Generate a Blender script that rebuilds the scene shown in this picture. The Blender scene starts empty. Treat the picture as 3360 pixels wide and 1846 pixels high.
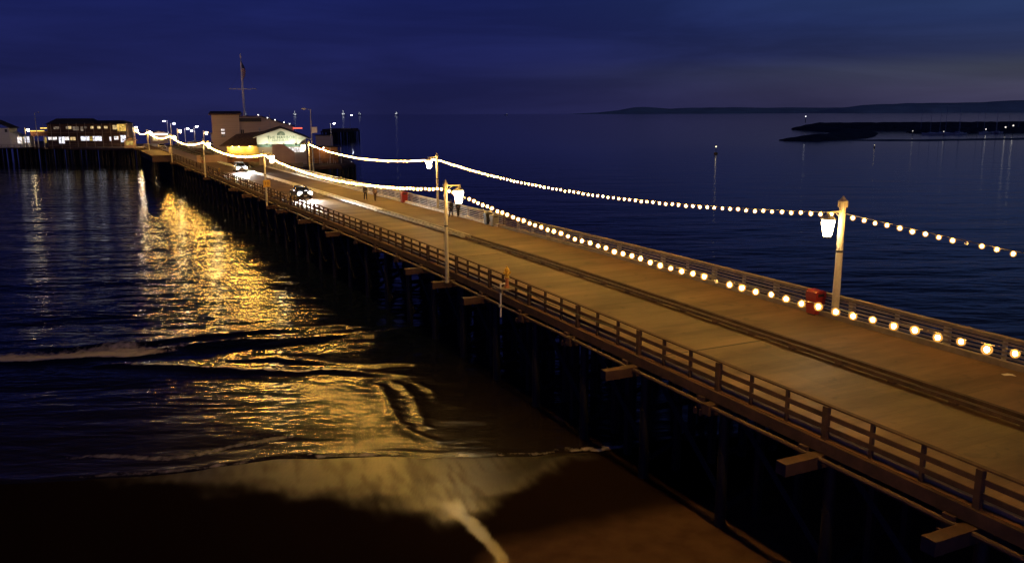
import bpy, bmesh, math, random
import numpy as np
from mathutils import Vector, Matrix, Euler
R = math.radians
random.seed(7)
rng = np.random.default_rng(11)
scn = bpy.context.scene
col = scn.collection

# ------------------------------------------------------------------ camera
cam_d = bpy.data.cameras.new('camera')
cam_d.sensor_width = 36.0
cam_d.lens = 29.07
cam_d.clip_start = 0.5
cam_d.clip_end = 80000
cam = bpy.data.objects.new('camera', cam_d)
col.objects.link(cam)
cam.matrix_world = (Matrix.Translation((0, 0, 15.7)) @ Matrix.Rotation(R(90 - 11.45), 4, 'X')
                    @ Matrix.Rotation(R(-0.25), 4, 'Z'))
scn.camera = cam

# ------------------------------------------------------------------ world: dusk sky
SKY_STRENGTH = 1.45
w = bpy.data.worlds.new('World')
scn.world = w
w.use_nodes = True
nt = w.node_tree
nt.nodes.clear()
N = nt.nodes.new
L = nt.links.new
out = N('ShaderNodeOutputWorld')
bg = N('ShaderNodeBackground')
bg.inputs['Strength'].default_value = SKY_STRENGTH
L(bg.outputs[0], out.inputs[0])
tc = N('ShaderNodeTexCoord')
sep = N('ShaderNodeSeparateXYZ')
L(tc.outputs['Generated'], sep.inputs[0])
# elevation gradient, left (night side) and right (afterglow side), mixed by direction
def ramp(stops, src):
    r = N('ShaderNodeValToRGB')
    e = r.color_ramp.elements
    e[0].position, e[0].color = stops[0][0], (*stops[0][1], 1)
    e[1].position, e[1].color = stops[-1][0], (*stops[-1][1], 1)
    for p, c in stops[1:-1]:
        k = e.new(p); k.color = (*c, 1)
    L(src, r.inputs[0])
    return r.outputs[0]
night = ramp([(0.0, (.0088, .0098, .047)), (.06, (.0078, .0098, .056)), (.13, (.0066, .0100, .066)),
              (.22, (.0028, .0040, .027)), (.40, (.0011, .0016, .010)), (1.0, (.001, .0015, .008))], sep.outputs['Z'])
glow = ramp([(0.0, (.030, .027, .056)), (.022, (.036, .034, .058)), (.045, (.037, .042, .060)), (.062, (.018, .025, .062)), (.095, (.014, .025, .075)),
             (.13, (.017, .034, .092)), (.22, (.007, .013, .038)), (.40, (.002, .004, .014)), (1.0, (.001, .002, .008))], sep.outputs['Z'])
az = N('ShaderNodeMapRange'); az.interpolation_type = 'SMOOTHSTEP'
az.inputs['From Min'].default_value = -0.12
az.inputs['From Max'].default_value = 0.75
L(sep.outputs['X'], az.inputs['Value'])
mixs = N('ShaderNodeMix'); mixs.data_type = 'RGBA'
L(az.outputs[0], mixs.inputs['Factor']); L(night, mixs.inputs[6]); L(glow, mixs.inputs[7])
# thin streaky cloud: noise on the direction, stretched sideways
mp = N('ShaderNodeMapping'); mp.inputs['Scale'].default_value = (2.2, 2.2, 17.0)
mp.inputs['Rotation'].default_value = (0, R(4), 0)
L(tc.outputs['Generated'], mp.inputs[0])
nz = N('ShaderNodeTexNoise'); nz.inputs['Scale'].default_value = 1.3
nz.inputs['Detail'].default_value = 5; nz.inputs['Roughness'].default_value = .55
nz.inputs['Distortion'].default_value = .4
L(mp.outputs[0], nz.inputs['Vector'])
cl = N('ShaderNodeMapRange'); cl.inputs['From Min'].default_value = .38
cl.inputs['From Max'].default_value = .68
cl.inputs['To Min'].default_value = .80; cl.inputs['To Max'].default_value = 1.22
L(nz.outputs[0], cl.inputs['Value'])
mul = N('ShaderNodeVectorMath'); mul.operation = 'SCALE'
L(mixs.outputs[2], mul.inputs[0]); L(cl.outputs[0], mul.inputs['Scale'])
# physical twilight sky on top, sun just under the horizon on the right
sky = N('ShaderNodeTexSky'); sky.sky_type = 'NISHITA'; sky.sun_disc = False
sky.sun_elevation = R(-4.0); sky.sun_rotation = R(75)
skm = N('ShaderNodeVectorMath'); skm.operation = 'SCALE'; skm.inputs['Scale'].default_value = .004
L(sky.outputs[0], skm.inputs[0])
add = N('ShaderNodeVectorMath'); add.operation = 'ADD'
L(mul.outputs[0], add.inputs[0]); L(skm.outputs[0], add.inputs[1])
# added fill: unseen sky behind the camera brightened to light the hills
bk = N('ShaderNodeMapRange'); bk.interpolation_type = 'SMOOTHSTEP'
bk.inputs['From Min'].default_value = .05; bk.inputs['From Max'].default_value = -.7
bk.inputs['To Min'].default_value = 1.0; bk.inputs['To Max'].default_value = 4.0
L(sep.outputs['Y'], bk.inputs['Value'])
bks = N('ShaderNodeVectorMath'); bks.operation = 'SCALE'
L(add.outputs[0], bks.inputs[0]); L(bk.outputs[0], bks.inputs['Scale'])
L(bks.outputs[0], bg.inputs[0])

scn.view_settings.view_transform = 'Standard'
scn.view_settings.look = 'None'
scn.view_settings.exposure = 0.0
scn.view_settings.gamma = 1.0
scn.render.engine = 'CYCLES'
cy = scn.cycles
cy.use_denoising = True
cy.max_bounces = 6; cy.diffuse_bounces = 2; cy.glossy_bounces = 3
cy.transmission_bounces = 3; cy.transparent_max_bounces = 10
cy.caustics_reflective = False; cy.caustics_refractive = False
cy.sample_clamp_indirect = 3.0
cy.use_light_tree = True

# ------------------------------------------------------------------ light levels
BULB = 760.0
LANTERN = 70.0
HEAD = 260.0

# ------------------------------------------------------------------ materials
MATS = {}
def mat(name, color, rough=.7, metal=0.0, var=.25, scale=2.0, bump=0.0, stretch=(1, 1, 1), spec=.5, bscale=None):
    if name in MATS: return MATS[name]
    m = bpy.data.materials.new(name); m.use_nodes = True
    t = m.node_tree; b = t.nodes['Principled BSDF']
    b.inputs['Roughness'].default_value = rough
    b.inputs['Metallic'].default_value = metal
    b.inputs['Specular IOR Level'].default_value = spec
    co = t.nodes.new('ShaderNodeTexCoord'); mpn = t.nodes.new('ShaderNodeMapping')
    mpn.inputs['Scale'].default_value = stretch
    t.links.new(co.outputs['Object'], mpn.inputs[0])
    n1 = t.nodes.new('ShaderNodeTexNoise'); n1.inputs['Scale'].default_value = scale
    n1.inputs['Detail'].default_value = 6; n1.inputs['Roughness'].default_value = .6
    t.links.new(mpn.outputs[0], n1.inputs['Vector'])
    r = t.nodes.new('ShaderNodeValToRGB'); e = r.color_ramp.elements
    lo = [c * (1 - var) for c in color]; hi = [min(1, c * (1 + var)) for c in color]
    e[0].position = .3; e[0].color = (*lo, 1); e[1].position = .7; e[1].color = (*hi, 1)
    t.links.new(n1.outputs[0], r.inputs[0]); t.links.new(r.outputs[0], b.inputs['Base Color'])
    if bump:
        n2 = t.nodes.new('ShaderNodeTexNoise'); n2.inputs['Scale'].default_value = bscale or scale * 6
        t.links.new(mpn.outputs[0], n2.inputs['Vector'])
        bp = t.nodes.new('ShaderNodeBump'); bp.inputs['Strength'].default_value = bump
        bp.inputs['Distance'].default_value = .03
        t.links.new(n2.outputs[0], bp.inputs['Height']); t.links.new(bp.outputs[0], b.inputs['Normal'])
    MATS[name] = m
    return m
def emit(name, color, strength, sample=True):
    if name in MATS: return MATS[name]
    m = bpy.data.materials.new(name); m.use_nodes = True
    t = m.node_tree; t.nodes.clear()
    o = t.nodes.new('ShaderNodeOutputMaterial'); e = t.nodes.new('ShaderNodeEmission')
    e.inputs[0].default_value = (*color, 1); e.inputs[1].default_value = strength
    t.links.new(e.outputs[0], o.inputs[0])
    if not sample:
        m.cycles.emission_sampling = 'NONE'
    MATS[name] = m
    return m
def lit_window(name, color, strength):
    """a lit interior behind glass: uneven panes"""
    m = emit(name, color, strength)
    t = m.node_tree
    e = [n for n in t.nodes if n.type == 'EMISSION'][0]
    co = t.nodes.new('ShaderNodeTexCoord')
    n1 = t.nodes.new('ShaderNodeTexNoise'); n1.inputs['Scale'].default_value = 1.3; n1.inputs['Detail'].default_value = 3
    t.links.new(co.outputs['Object'], n1.inputs['Vector'])
    mr = t.nodes.new('ShaderNodeMapRange'); mr.inputs['From Min'].default_value = .35; mr.inputs['From Max'].default_value = .65
    mr.inputs['To Min'].default_value = strength * .35; mr.inputs['To Max'].default_value = strength * 1.4
    t.links.new(n1.outputs[0], mr.inputs[0]); t.links.new(mr.outputs[0], e.inputs[1])
    return m

# ------------------------------------------------------------------ mesh builder
class MB:
    def __init__(s): s.v = []; s.f = []; s.m = []
    def add(s, vs, fs, mi=0):
        k = len(s.v); s.v += [tuple(p) for p in vs]
        s.f += [tuple(i + k for i in f) for f in fs]; s.m += [mi] * len(fs)
        return s
    def box(s, c, size, rz=0.0, mi=0, M=None):
        x, y, z = [a / 2 for a in size]
        T = M if M else Matrix.Rotation(rz, 3, 'Z')
        vs = [Vector(c) + T @ Vector((a * x, b * y, d * z)) for d in (-1, 1) for (a, b) in ((-1, -1), (1, -1), (1, 1), (-1, 1))]
        return s.add(vs, [(3, 2, 1, 0), (4, 5, 6, 7), (0, 1, 5, 4), (1, 2, 6, 5), (2, 3, 7, 6), (3, 0, 4, 7)], mi)
    def bx(s, x0, x1, y0, y1, z0, z1, mi=0):
        return s.box(((x0 + x1) / 2, (y0 + y1) / 2, (z0 + z1) / 2), (x1 - x0, y1 - y0, z1 - z0), mi=mi)
    def tube(s, pts, rads, seg=8, mi=0, caps=True):
        pts = [Vector(p) for p in pts]; k = len(pts)
        if not hasattr(rads, '__len__'): rads = [rads] * k
        vs = []; fs = []
        for i, p in enumerate(pts):
            d = (pts[min(i + 1, k - 1)] - pts[max(i - 1, 0)]).normalized()
            a = d.cross(Vector((0, 0, 1)))
            if a.length < 1e-3: a = Vector((1, 0, 0))
            a.normalize(); b = d.cross(a)
            for j in range(seg):
                q = 2 * math.pi * j / seg
                vs.append(p + (a * math.cos(q) + b * math.sin(q)) * rads[i])
        for i in range(k - 1):
            for j in range(seg):
                j2 = (j + 1) % seg
                fs.append((i * seg + j, i * seg + j2, (i + 1) * seg + j2, (i + 1) * seg + j))
        if caps:
            fs.append(tuple(range(seg))[::-1]); fs.append(tuple((k - 1) * seg + j for j in range(seg)))
        return s.add(vs, fs, mi)
    def lathe(s, c, prof, seg=12, mi=0):
        c = Vector(c)
        return s.tube([c + Vector((0, 0, z)) for r, z in prof], [max(r, 1e-4) for r, z in prof], seg, mi)
    def prism(s, poly, fn, a, b, mi=0):
        """poly: 2-D outline; fn(p, q, h) -> 3-D; extruded from h=a to h=b"""
        k = len(poly)
        vs = [fn(p, q, a) for p, q in poly] + [fn(p, q, b) for p, q in poly]
        fs = [tuple(range(k))[::-1], tuple(range(k, 2 * k))] + [(i, (i + 1) % k, k + (i + 1) % k, k + i) for i in range(k)]
        return s.add(vs, fs, mi)
    def ico(s, c, r, sub=2, mi=0, sc=(1, 1, 1)):
        bm = bmesh.new(); bmesh.ops.create_icosphere(bm, subdivisions=sub, radius=r)
        vs = [Vector(c) + Vector((v.co.x * sc[0], v.co.y * sc[1], v.co.z * sc[2])) for v in bm.verts]
        fs = [tuple(v.index for v in f.verts) for f in bm.faces]
        bm.free()
        return s.add(vs, fs, mi)
    def mesh(s, name, mats, smooth=False):
        me = bpy.data.meshes.new(name)
        me.from_pydata(s.v, [], s.f)
        for m in (mats if isinstance(mats, (list, tuple)) else [mats]): me.materials.append(m)
        me.polygons.foreach_set('material_index', s.m)
        bm = bmesh.new(); bm.from_mesh(me)
        bmesh.ops.recalc_face_normals(bm, faces=bm.faces)
        bm.to_mesh(me); bm.free()
        if smooth:
            me.polygons.foreach_set('use_smooth', [True] * len(me.polygons))
            try: me.set_sharp_from_angle(angle=R(40))
            except Exception: pass
        me.update()
        return me
    def build(s, name, mats, parent=None, loc=(0, 0, 0), rz=0.0, smooth=False):
        o = bpy.data.objects.new(name, s.mesh(name, mats, smooth))
        col.objects.link(o); o.location = loc; o.rotation_euler = (0, 0, rz)
        if parent: o.parent = parent
        return o

def tag(o, label=None, cat=None, group=None, kind=None):
    if label: o['label'] = label
    if cat: o['category'] = cat
    if group: o['group'] = group
    if kind: o['kind'] = kind
    return o
def empty(name, loc=(0, 0, 0), rz=0.0, label=None, cat=None, group=None):
    o = bpy.data.objects.new(name, None); col.objects.link(o)
    o.empty_display_size = .3
    o.location = loc; o.rotation_euler = (0, 0, rz)
    return tag(o, label, cat, group)
def dup(o, parent=None):
    c = o.copy(); col.objects.link(c)
    if parent: c.parent = parent
    for ch in [x for x in bpy.data.objects if x.parent == o]:
        dup(ch, c)
    return c
def light(kind, name, parent, loc, energy, color, **kw):
    d = bpy.data.lights.new(name, kind); d.energy = energy; d.color = color
    for k, v in kw.items():
        if k != 'rot': setattr(d, k, v)
    o = bpy.data.objects.new(name, d); col.objects.link(o); o.parent = parent; o.location = loc
    if 'rot' in kw: o.rotation_euler = kw['rot']
    return o

# ------------------------------------------------------------------ the line of the pier
DECK = 5.7
U = Vector((-.429, .903, 0)); NN = Vector((.903, .429, 0))
def bend(s): return -0.21 * math.log1p(math.exp(min(60, (s - 53) / 5)))
def P(s, t, z=DECK): return U * s + NN * (t + bend(s)) + Vector((0, 0, z))
def head(s):
    d = P(s + .5, 0) - P(s - .5, 0)
    return math.atan2(d.y, d.x) - math.pi / 2      # rotation that turns +Y along the pier
def sweep(mb, t0, t1, z0, z1, s0, s1, step=5.15, mi=0):
    k = max(1, int(math.ceil((s1 - s0) / step)))
    ss = [s0 + (s1 - s0) * i / k for i in range(k + 1)]
    vs = []
    for s in ss: vs += [P(s, t0, z0), P(s, t1, z0), P(s, t1, z1), P(s, t0, z1)]
    fs = [(3, 2, 1, 0), tuple(4 * k + i for i in range(4))]
    for i in range(k):
        for j in range(4):
            j2 = (j + 1) % 4
            fs.append((4 * i + j, 4 * i + j2, 4 * (i + 1) + j2, 4 * (i + 1) + j))
    return mb.add(vs, fs, mi)

# ------------------------------------------------------------------ materials used
M_wood_d = mat('dark weathered timber', (.056, .027, .020), .8, var=.45, scale=1.5, bump=.3)
M_wood_g = mat('grey weathered timber', (.19, .15, .11), .75, var=.3, scale=1.6, bump=.2)
M_wood_p = mat('pale painted timber', (.34, .30, .25), .7, var=.25, scale=1.4)
M_rail_w = mat('white painted rail', (.66, .63, .58), .6, var=.25, scale=1.5)
M_cap = mat('brown cap timber', (.060, .029, .023), .8, var=.35, scale=2)
M_pile = mat('wet tarred pile', (.011, .009, .008), .6, var=.5, scale=3)
M_pole = mat('painted lamp pole', (.46, .42, .30), .6, var=.15, scale=3)
M_iron = mat('dark iron', (.05, .05, .045), .5, .6)
M_pipe = mat('grey pipe', (.075, .042, .038), .6, .1)
M_white = mat('white paint', (.72, .70, .66), .6, var=.08)
M_grey = mat('grey metal', (.35, .36, .37), .45, .5)
M_bulb = emit('warm bulb glass', (1.0, .53, .085), BULB)
M_lantern = emit('frosted lantern glass', (1.0, .72, .36), LANTERN)
M_flood = emit('flood lamp', (1.0, .86, .74), 330)

# amber shell round each bulb: lens-bloom halo put in as faint glow
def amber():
    m = bpy.data.materials.new('amber bulb halo'); m.use_nodes = True
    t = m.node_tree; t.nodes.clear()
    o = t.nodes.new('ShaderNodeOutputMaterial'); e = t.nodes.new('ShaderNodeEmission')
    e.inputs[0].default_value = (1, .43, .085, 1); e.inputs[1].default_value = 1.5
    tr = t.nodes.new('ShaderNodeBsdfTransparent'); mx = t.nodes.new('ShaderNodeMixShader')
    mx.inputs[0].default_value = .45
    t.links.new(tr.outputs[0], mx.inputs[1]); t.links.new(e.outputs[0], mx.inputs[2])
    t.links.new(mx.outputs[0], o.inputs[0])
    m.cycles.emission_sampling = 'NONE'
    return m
M_halo = amber()

# deck surface: planks across the pier, worn and stained
def deck_mat(name, base, plank, rough):
    m = bpy.data.materials.new(name); m.use_nodes = True
    t = m.node_tree; b = t.nodes['Principled BSDF']; ln = t.links.new
    co = t.nodes.new('ShaderNodeTexCoord')
    rot = t.nodes.new('ShaderNodeMapping'); rot.inputs['Rotation'].default_value = (0, 0, R(-26.5))
    ln(co.outputs['Object'], rot.inputs[0])
    br = t.nodes.new('ShaderNodeTexBrick')
    br.inputs['Color1'].default_value = (*[c * .9 for c in base], 1)
    br.inputs['Color2'].default_value = (*[c * 1.08 for c in base], 1)
    br.inputs['Mortar'].default_value = (*[c * .80 for c in base], 1)
    br.inputs['Scale'].default_value = 1.0; br.inputs['Mortar Size'].default_value = .006
    br.inputs['Brick Width'].default_value = 6.6; br.inputs['Row Height'].default_value = plank
    ln(rot.outputs[0], br.inputs['Vector'])
    st = t.nodes.new('ShaderNodeMapping'); st.inputs['Scale'].default_value = (.25, 1.0, 1)
    ln(rot.outputs[0], st.inputs[0])
    n1 = t.nodes.new('ShaderNodeTexNoise'); n1.inputs['Scale'].default_value = .55; n1.inputs['Detail'].default_value = 7
    n1.inputs['Roughness'].default_value = .62
    ln(st.outputs[0], n1.inputs['Vector'])
    mr = t.nodes.new('ShaderNodeMapRange'); mr.inputs['From Min'].default_value = .3; mr.inputs['From Max'].default_value = .7
    mr.inputs['To Min'].default_value = .55; mr.inputs['To Max'].default_value = 1.4
    ln(n1.outputs[0], mr.inputs[0])
    mu = t.nodes.new('ShaderNodeVectorMath'); mu.operation = 'SCALE'
    ln(br.outputs[0], mu.inputs[0]); ln(mr.outputs[0], mu.inputs['Scale'])
    b2 = t.nodes.new('ShaderNodeTexBrick'); b2.offset = .37
    b2.inputs['Color1'].default_value = (.80, .80, .80, 1); b2.inputs['Color2'].default_value = (1.12, 1.10, 1.06, 1); b2.inputs['Mortar'].default_value = (.7, .7, .7, 1)
    b2.inputs['Scale'].default_value = 1.0; b2.inputs['Mortar Size'].default_value = .012
    b2.inputs['Brick Width'].default_value = 3.1; b2.inputs['Row Height'].default_value = 2.575
    ln(rot.outputs[0], b2.inputs['Vector'])
    # stains and tyre-worn patches
    n4 = t.nodes.new('ShaderNodeTexNoise'); n4.inputs['Scale'].default_value = .9; n4.inputs['Detail'].default_value = 4; n4.inputs['Distortion'].default_value = 1.2
    ln(rot.outputs[0], n4.inputs['Vector'])
    sn = t.nodes.new('ShaderNodeMapRange'); sn.interpolation_type = 'SMOOTHSTEP'
    sn.inputs['From Min'].default_value = .60; sn.inputs['From Max'].default_value = .72; sn.inputs['To Min'].default_value = 1.0; sn.inputs['To Max'].default_value = .62
    ln(n4.outputs[0], sn.inputs[0])
    m2 = t.nodes.new('ShaderNodeVectorMath'); m2.operation = 'MULTIPLY'; ln(mu.outputs[0], m2.inputs[0]); ln(b2.outputs[0], m2.inputs[1])
    m3 = t.nodes.new('ShaderNodeVectorMath'); m3.operation = 'SCALE'; ln(m2.outputs[0], m3.inputs[0]); ln(sn.outputs[0], m3.inputs['Scale'])
    ln(m3.outputs[0], b.inputs['Base Color'])
    r2 = t.nodes.new('ShaderNodeMapRange'); r2.inputs['To Min'].default_value = rough + .15; r2.inputs['To Max'].default_value = rough - .15
    ln(n1.outputs[0], r2.inputs[0]); ln(r2.outputs[0], b.inputs['Roughness'])
    bp = t.nodes.new('ShaderNodeBump'); bp.inputs['Strength'].default_value = .25; bp.inputs['Distance'].default_value = .02
    n3 = t.nodes.new('ShaderNodeTexNoise'); n3.inputs['Scale'].default_value = 9; ln(st.outputs[0], n3.inputs['Vector'])
    ln(n3.outputs[0], bp.inputs['Height']); ln(bp.outputs[0], b.inputs['Normal'])
    return m
M_road = deck_mat('worn road planks', (.122, .063, .035), .32, .58)
M_walk = deck_mat('walkway planks', (.130, .067, .035), .24, .64)
M_plaza = deck_mat('plaza planks', (.095, .058, .04), .32, .7)

# ================================================================== GROUND AND WATER
def grid(xs, ys, zf):
    X, Y = np.meshgrid(xs, ys)
    Z = zf(X, Y)
    v = np.stack([X, Y, Z], -1).reshape(-1, 3)
    nx, ny = len(xs), len(ys)
    i = np.arange(ny - 1)[:, None] * nx + np.arange(nx - 1)[None, :]
    f = np.stack([i, i + 1, i + nx + 1, i + nx], -1).reshape(-1, 4)
    return v, f
def np_mesh(name, v, f, m, attr=None):
    me = bpy.data.meshes.new(name)
    me.vertices.add(len(v)); me.vertices.foreach_set('co', v.astype(np.float32).ravel())
    me.loops.add(f.size); me.loops.foreach_set('vertex_index', f.astype(np.int32).ravel())
    me.polygons.add(len(f)); me.polygons.foreach_set('loop_start', np.arange(0, f.size, 4, dtype=np.int32))
    me.polygons.foreach_set('loop_total', np.full(len(f), 4, dtype=np.int32))
    me.polygons.foreach_set('use_smooth', np.ones(len(f), dtype=bool))
    me.update(calc_edges=True)
    if attr:
        for k, a in attr.items():
            at = me.attributes.new(k, 'FLOAT', 'POINT'); at.data.foreach_set('value', a.astype(np.float32).ravel())
    me.materials.append(m)
    o = bpy.data.objects.new(name, me); col.objects.link(o)
    return o
def sstep(a, b, x):
    t = np.clip((x - a) / (b - a), 0, 1); return t * t * (3 - 2 * t)
def vnoise(X, Y, sx, sy, seed):
    """smooth value noise"""
    r = np.random.default_rng(seed); T = r.random((256, 256))
    x = X / sx; y = Y / sy
    xi = np.floor(x).astype(int); yi = np.floor(y).astype(int); fx = x - xi; fy = y - yi
    fx = fx * fx * (3 - 2 * fx); fy = fy * fy * (3 - 2 * fy)
    g = lambda a, b: T[a % 256, b % 256]
    return (g(xi, yi) * (1 - fx) + g(xi + 1, yi) * fx) * (1 - fy) + (g(xi, yi + 1) * (1 - fx) + g(xi + 1, yi + 1) * fx) * fy
# wash line on the sand, and the lower limit of the wet film
def y_edge(X):
    y = np.interp(X, [-70, -40, -26, -18.5, -14, -11.2, -6, 0, 4, 10, 20, 45], [27, 30.5, 33, 34.3, 35.0, 36.2, 36.5, 36.3, 36.8, 38.5, 41, 50])
    return y + .5 * (vnoise(X, X * 0 + 3.3, 2.3, 1, 3) - .5) + .18 * (vnoise(X, X * 0, .6, 1, 4) - .5)
def y_wet(X):
    y = np.interp(X, [-60, -25, -18, -13.4, -10.5, -7.6, -5.0, -3.6, -2.4, -1.2, .6, 2.6, 5, 12], [33.0, 34.0, 33.9, 32.9, 31.9, 31.9, 30.6, 29.9, 29.6, 30.5, 33.0, 35.4, 37.5, 42])
    return y + .8 * (vnoise(X, X * 0 + 7, 2.2, 1, 5) - .5)

# --- sand
xs = np.concatenate([np.arange(-70, -24, .4), np.arange(-24, 12, .11), np.arange(12, 60.3, .4)]); ys = np.concatenate([np.arange(6, 24, .4), np.arange(24, 41, .11), np.arange(41, 62.3, .5)])
def zsand(X, Y):
    d = y_edge(X) - Y
    return .022 * d + .10 * (vnoise(X, Y, 5, 3, 8) - .5) * np.clip(d / 6, 0, 1) + .02 * (vnoise(X, Y, .9, .7, 9) - .5) * np.clip(d / 3 , 0, 1)
v, f = grid(xs, ys, zsand)
X, Y = v[:, 0], v[:, 1]
wet = sstep(-.6, 1.5, Y - y_wet(X) + .5 * (vnoise(X + .4 * Y, Y, .30, .8, 10) - .5) + 1.2 * (vnoise(X, Y, 1.3, 1.0, 110) - .5) - .5 * sstep(8, 22, -X))
wet *= np.clip(.66 + .62 * vnoise(X + .3 * Y, Y, .24, 1.3, 16) * (.5 + vnoise(X, Y, 1.1, .8, 17)), 0, 1)
# a rivulet draining down the beach
cx = np.interp(Y, [24, 26.5, 28.5, 30.4, 31.5], [.5, -.25, -1.2, -2.0, -2.5]) + .3 * (vnoise(Y, Y * 0, .8, 1, 12) - .5)
riv = (1 - sstep(.16, .52, np.abs(X - cx) * (1 + .5 * sstep(29.5, 27, Y)) + .16 * (vnoise(X, Y, .25, .5, 13) - .5))) * sstep(31.8, 30.6, Y)
ydry = np.interp(X, [-60, -3, -.7, 4.5, 12, 30], [5, 22, 26.9, 28.9, 33, 45])
damp = sstep(-.3, 2.0, Y - ydry + 1.2 * (vnoise(X, Y, 4, 2, 14) - .5) + .3 * (vnoise(X, Y, .8, .6, 15) - .5))
m = bpy.data.materials.new('beach sand'); m.use_nodes = True
t = m.node_tree; b = t.nodes['Principled BSDF']; ln = t.links.new
aw = t.nodes.new('ShaderNodeAttribute'); aw.attribute_name = 'wet'
ar = t.nodes.new('ShaderNodeAttribute'); ar.attribute_name = 'rivulet'
ad = t.nodes.new('ShaderNodeAttribute'); ad.attribute_name = 'damp'
co = t.nodes.new('ShaderNodeTexCoord')
n1 = t.nodes.new('ShaderNodeTexNoise'); n1.inputs['Scale'].default_value = 1.2; n1.inputs['Detail'].default_value = 8
ln(co.outputs['Object'], n1.inputs['Vector'])
dry = t.nodes.new('ShaderNodeValToRGB'); e = dry.color_ramp.elements
e[0].position = .3; e[0].color = (.10, .058, .036, 1); e[1].position = .7; e[1].color = (.15, .088, .055, 1)
ln(n1.outputs[0], dry.inputs[0])
mx = t.nodes.new('ShaderNodeMix'); mx.data_type = 'RGBA'; mx.inputs[7].default_value = (.019, .011, .009, 1)
ln(ad.outputs['Fac'], mx.inputs['Factor']); ln(dry.outputs[0], mx.inputs[6]); ln(mx.outputs[2], b.inputs['Base Color'])
st = t.nodes.new('ShaderNodeMapping'); st.inputs['Scale'].default_value = (4.5, .8, 1)
ln(co.outputs['Object'], st.inputs[0])
n2 = t.nodes.new('ShaderNodeTexNoise'); n2.inputs['Scale'].default_value = 2.2; n2.inputs['Detail'].default_value = 5
ln(st.outputs[0], n2.inputs['Vector'])
# film of water: rough sand -> satin wet sand -> standing water
rw = t.nodes.new('ShaderNodeMapRange'); rw.inputs['To Min'].default_value = .95; rw.inputs['To Max'].default_value = .33
ln(aw.outputs['Fac'], rw.inputs[0])
rr = t.nodes.new('ShaderNodeMix'); rr.data_type = 'FLOAT'; rr.inputs[3].default_value = .24
ln(ar.outputs['Fac'], rr.inputs[0]); ln(rw.outputs[0], rr.inputs[2])
nr = t.nodes.new('ShaderNodeMath'); nr.operation = 'MULTIPLY_ADD'; nr.inputs[1].default_value = .20
ln(n2.outputs[0], nr.inputs[0]); ln(rr.outputs[0], nr.inputs[2])
nr2 = t.nodes.new('ShaderNodeMath'); nr2.operation = 'SUBTRACT'; nr2.inputs[1].default_value = .10; nr2.use_clamp = True
ln(nr.outputs[0], nr2.inputs[0])
rfin = t.nodes.new('ShaderNodeMix'); rfin.data_type = 'FLOAT'; rfin.inputs[3].default_value = .30
ln(ar.outputs['Fac'], rfin.inputs[0]); ln(nr2.outputs[0], rfin.inputs[2]); ln(rfin.outputs[0], b.inputs['Roughness'])
sp = t.nodes.new('ShaderNodeMath'); sp.operation = 'MAXIMUM'
ln(aw.outputs['Fac'], sp.inputs[0]); ln(ar.outputs['Fac'], sp.inputs[1])
sp2 = t.nodes.new('ShaderNodeMath'); sp2.operation = 'MULTIPLY'; sp2.inputs[1].default_value = 1.0
ln(sp.outputs[0], sp2.inputs[0]); ln(sp2.outputs[0], b.inputs['Specular IOR Level'])
bp = t.nodes.new('ShaderNodeBump'); bp.inputs['Strength'].default_value = .35; bp.inputs['Distance'].default_value = .010
bst = t.nodes.new('ShaderNodeMapRange'); bst.inputs['To Min'].default_value = .4; bst.inputs['To Max'].default_value = .0
ln(ar.outputs['Fac'], bst.inputs[0]); ln(bst.outputs[0], bp.inputs['Strength'])
ln(n2.outputs[0], bp.inputs['Height']); ln(bp.outputs[0], b.inputs['Normal'])
sand = np_mesh('beach', v, f, m, {'wet': wet, 'rivulet': riv, 'damp': damp})
tag(sand, kind='structure')

# --- water: one sheet with waves near the shore, running out to the horizon
xs = np.concatenate([np.arange(-110, -34, .5), np.arange(-34, 14, .16), np.arange(14, 60.3, .5)]); ys = np.concatenate([np.arange(30, 66, .16), np.arange(66, 90, .3), np.arange(90, 150.3, .6)])
X, Y = np.meshgrid(xs, ys)
d_edge = Y - y_edge(X)
fade = sstep(0, 4, X + 110) * sstep(0, 4, 60 - X) * sstep(0, 20, 150 - Y)
V = Y - .28 * X
Z = np.zeros_like(X)
chop = .5 + .5 * sstep(40, 62, V)
Z += .045 * chop * (vnoise(X, V, 3.2, 1.1, 21) - .5)
Z += .030 * chop * (vnoise(X + V * .3, V, 1.5, .7, 22) - .5)
Z += .10 * (vnoise(X, V, 16, 4.5, 23) - .5) * sstep(52, 75, V)
foam = np.zeros_like(X)
def crest(yc, x0, x1, h, wid, trail, amt, seed, soft=4.0):
    """a low breaker: raised line with a foam apron trailing seaward"""
    global Z, foam
    wob = 1.3 * (vnoise(X, X * 0, 5, 1, seed) - .5) + .5 * (vnoise(X, X * 0, 1.2, 1, seed + 1) - .5)
    d = Y - (yc + wob)
    k = sstep(x0 - soft, x0 + soft, X) * (1 - sstep(x1 - soft, x1 + soft, X))
    Z += k * h * np.exp(-np.where(d < 0, d / wid, d / (wid * 2.6)) ** 2)
    fr = sstep(-wid * .8, 0, d) * (1 - sstep(0, trail * (.5 + vnoise(X, X * 0, 3, 1, seed + 2)), d))
    foam = np.maximum(foam, k * amt * fr)
crest(60.3 + .28 * X + .3 * (vnoise(X, X * 0, 9, 1, 30) - .5), -100, -23, .22, .45, 5.5, .92, 31)
crest(61.0 + .28 * X, -24, -5, .34, .6, 1.4, .45, 34)
crest(63.2 + .26 * X, -32, -9, .26, .6, .4, .10, 134)
crest(48.6 - .12 * (X + 7), -27, -7, .20, .4, .9, .55, 37)
crest(50.6 - .10 * (X + 7), -19, -4, .18, .5, .3, .12, 40)
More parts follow.
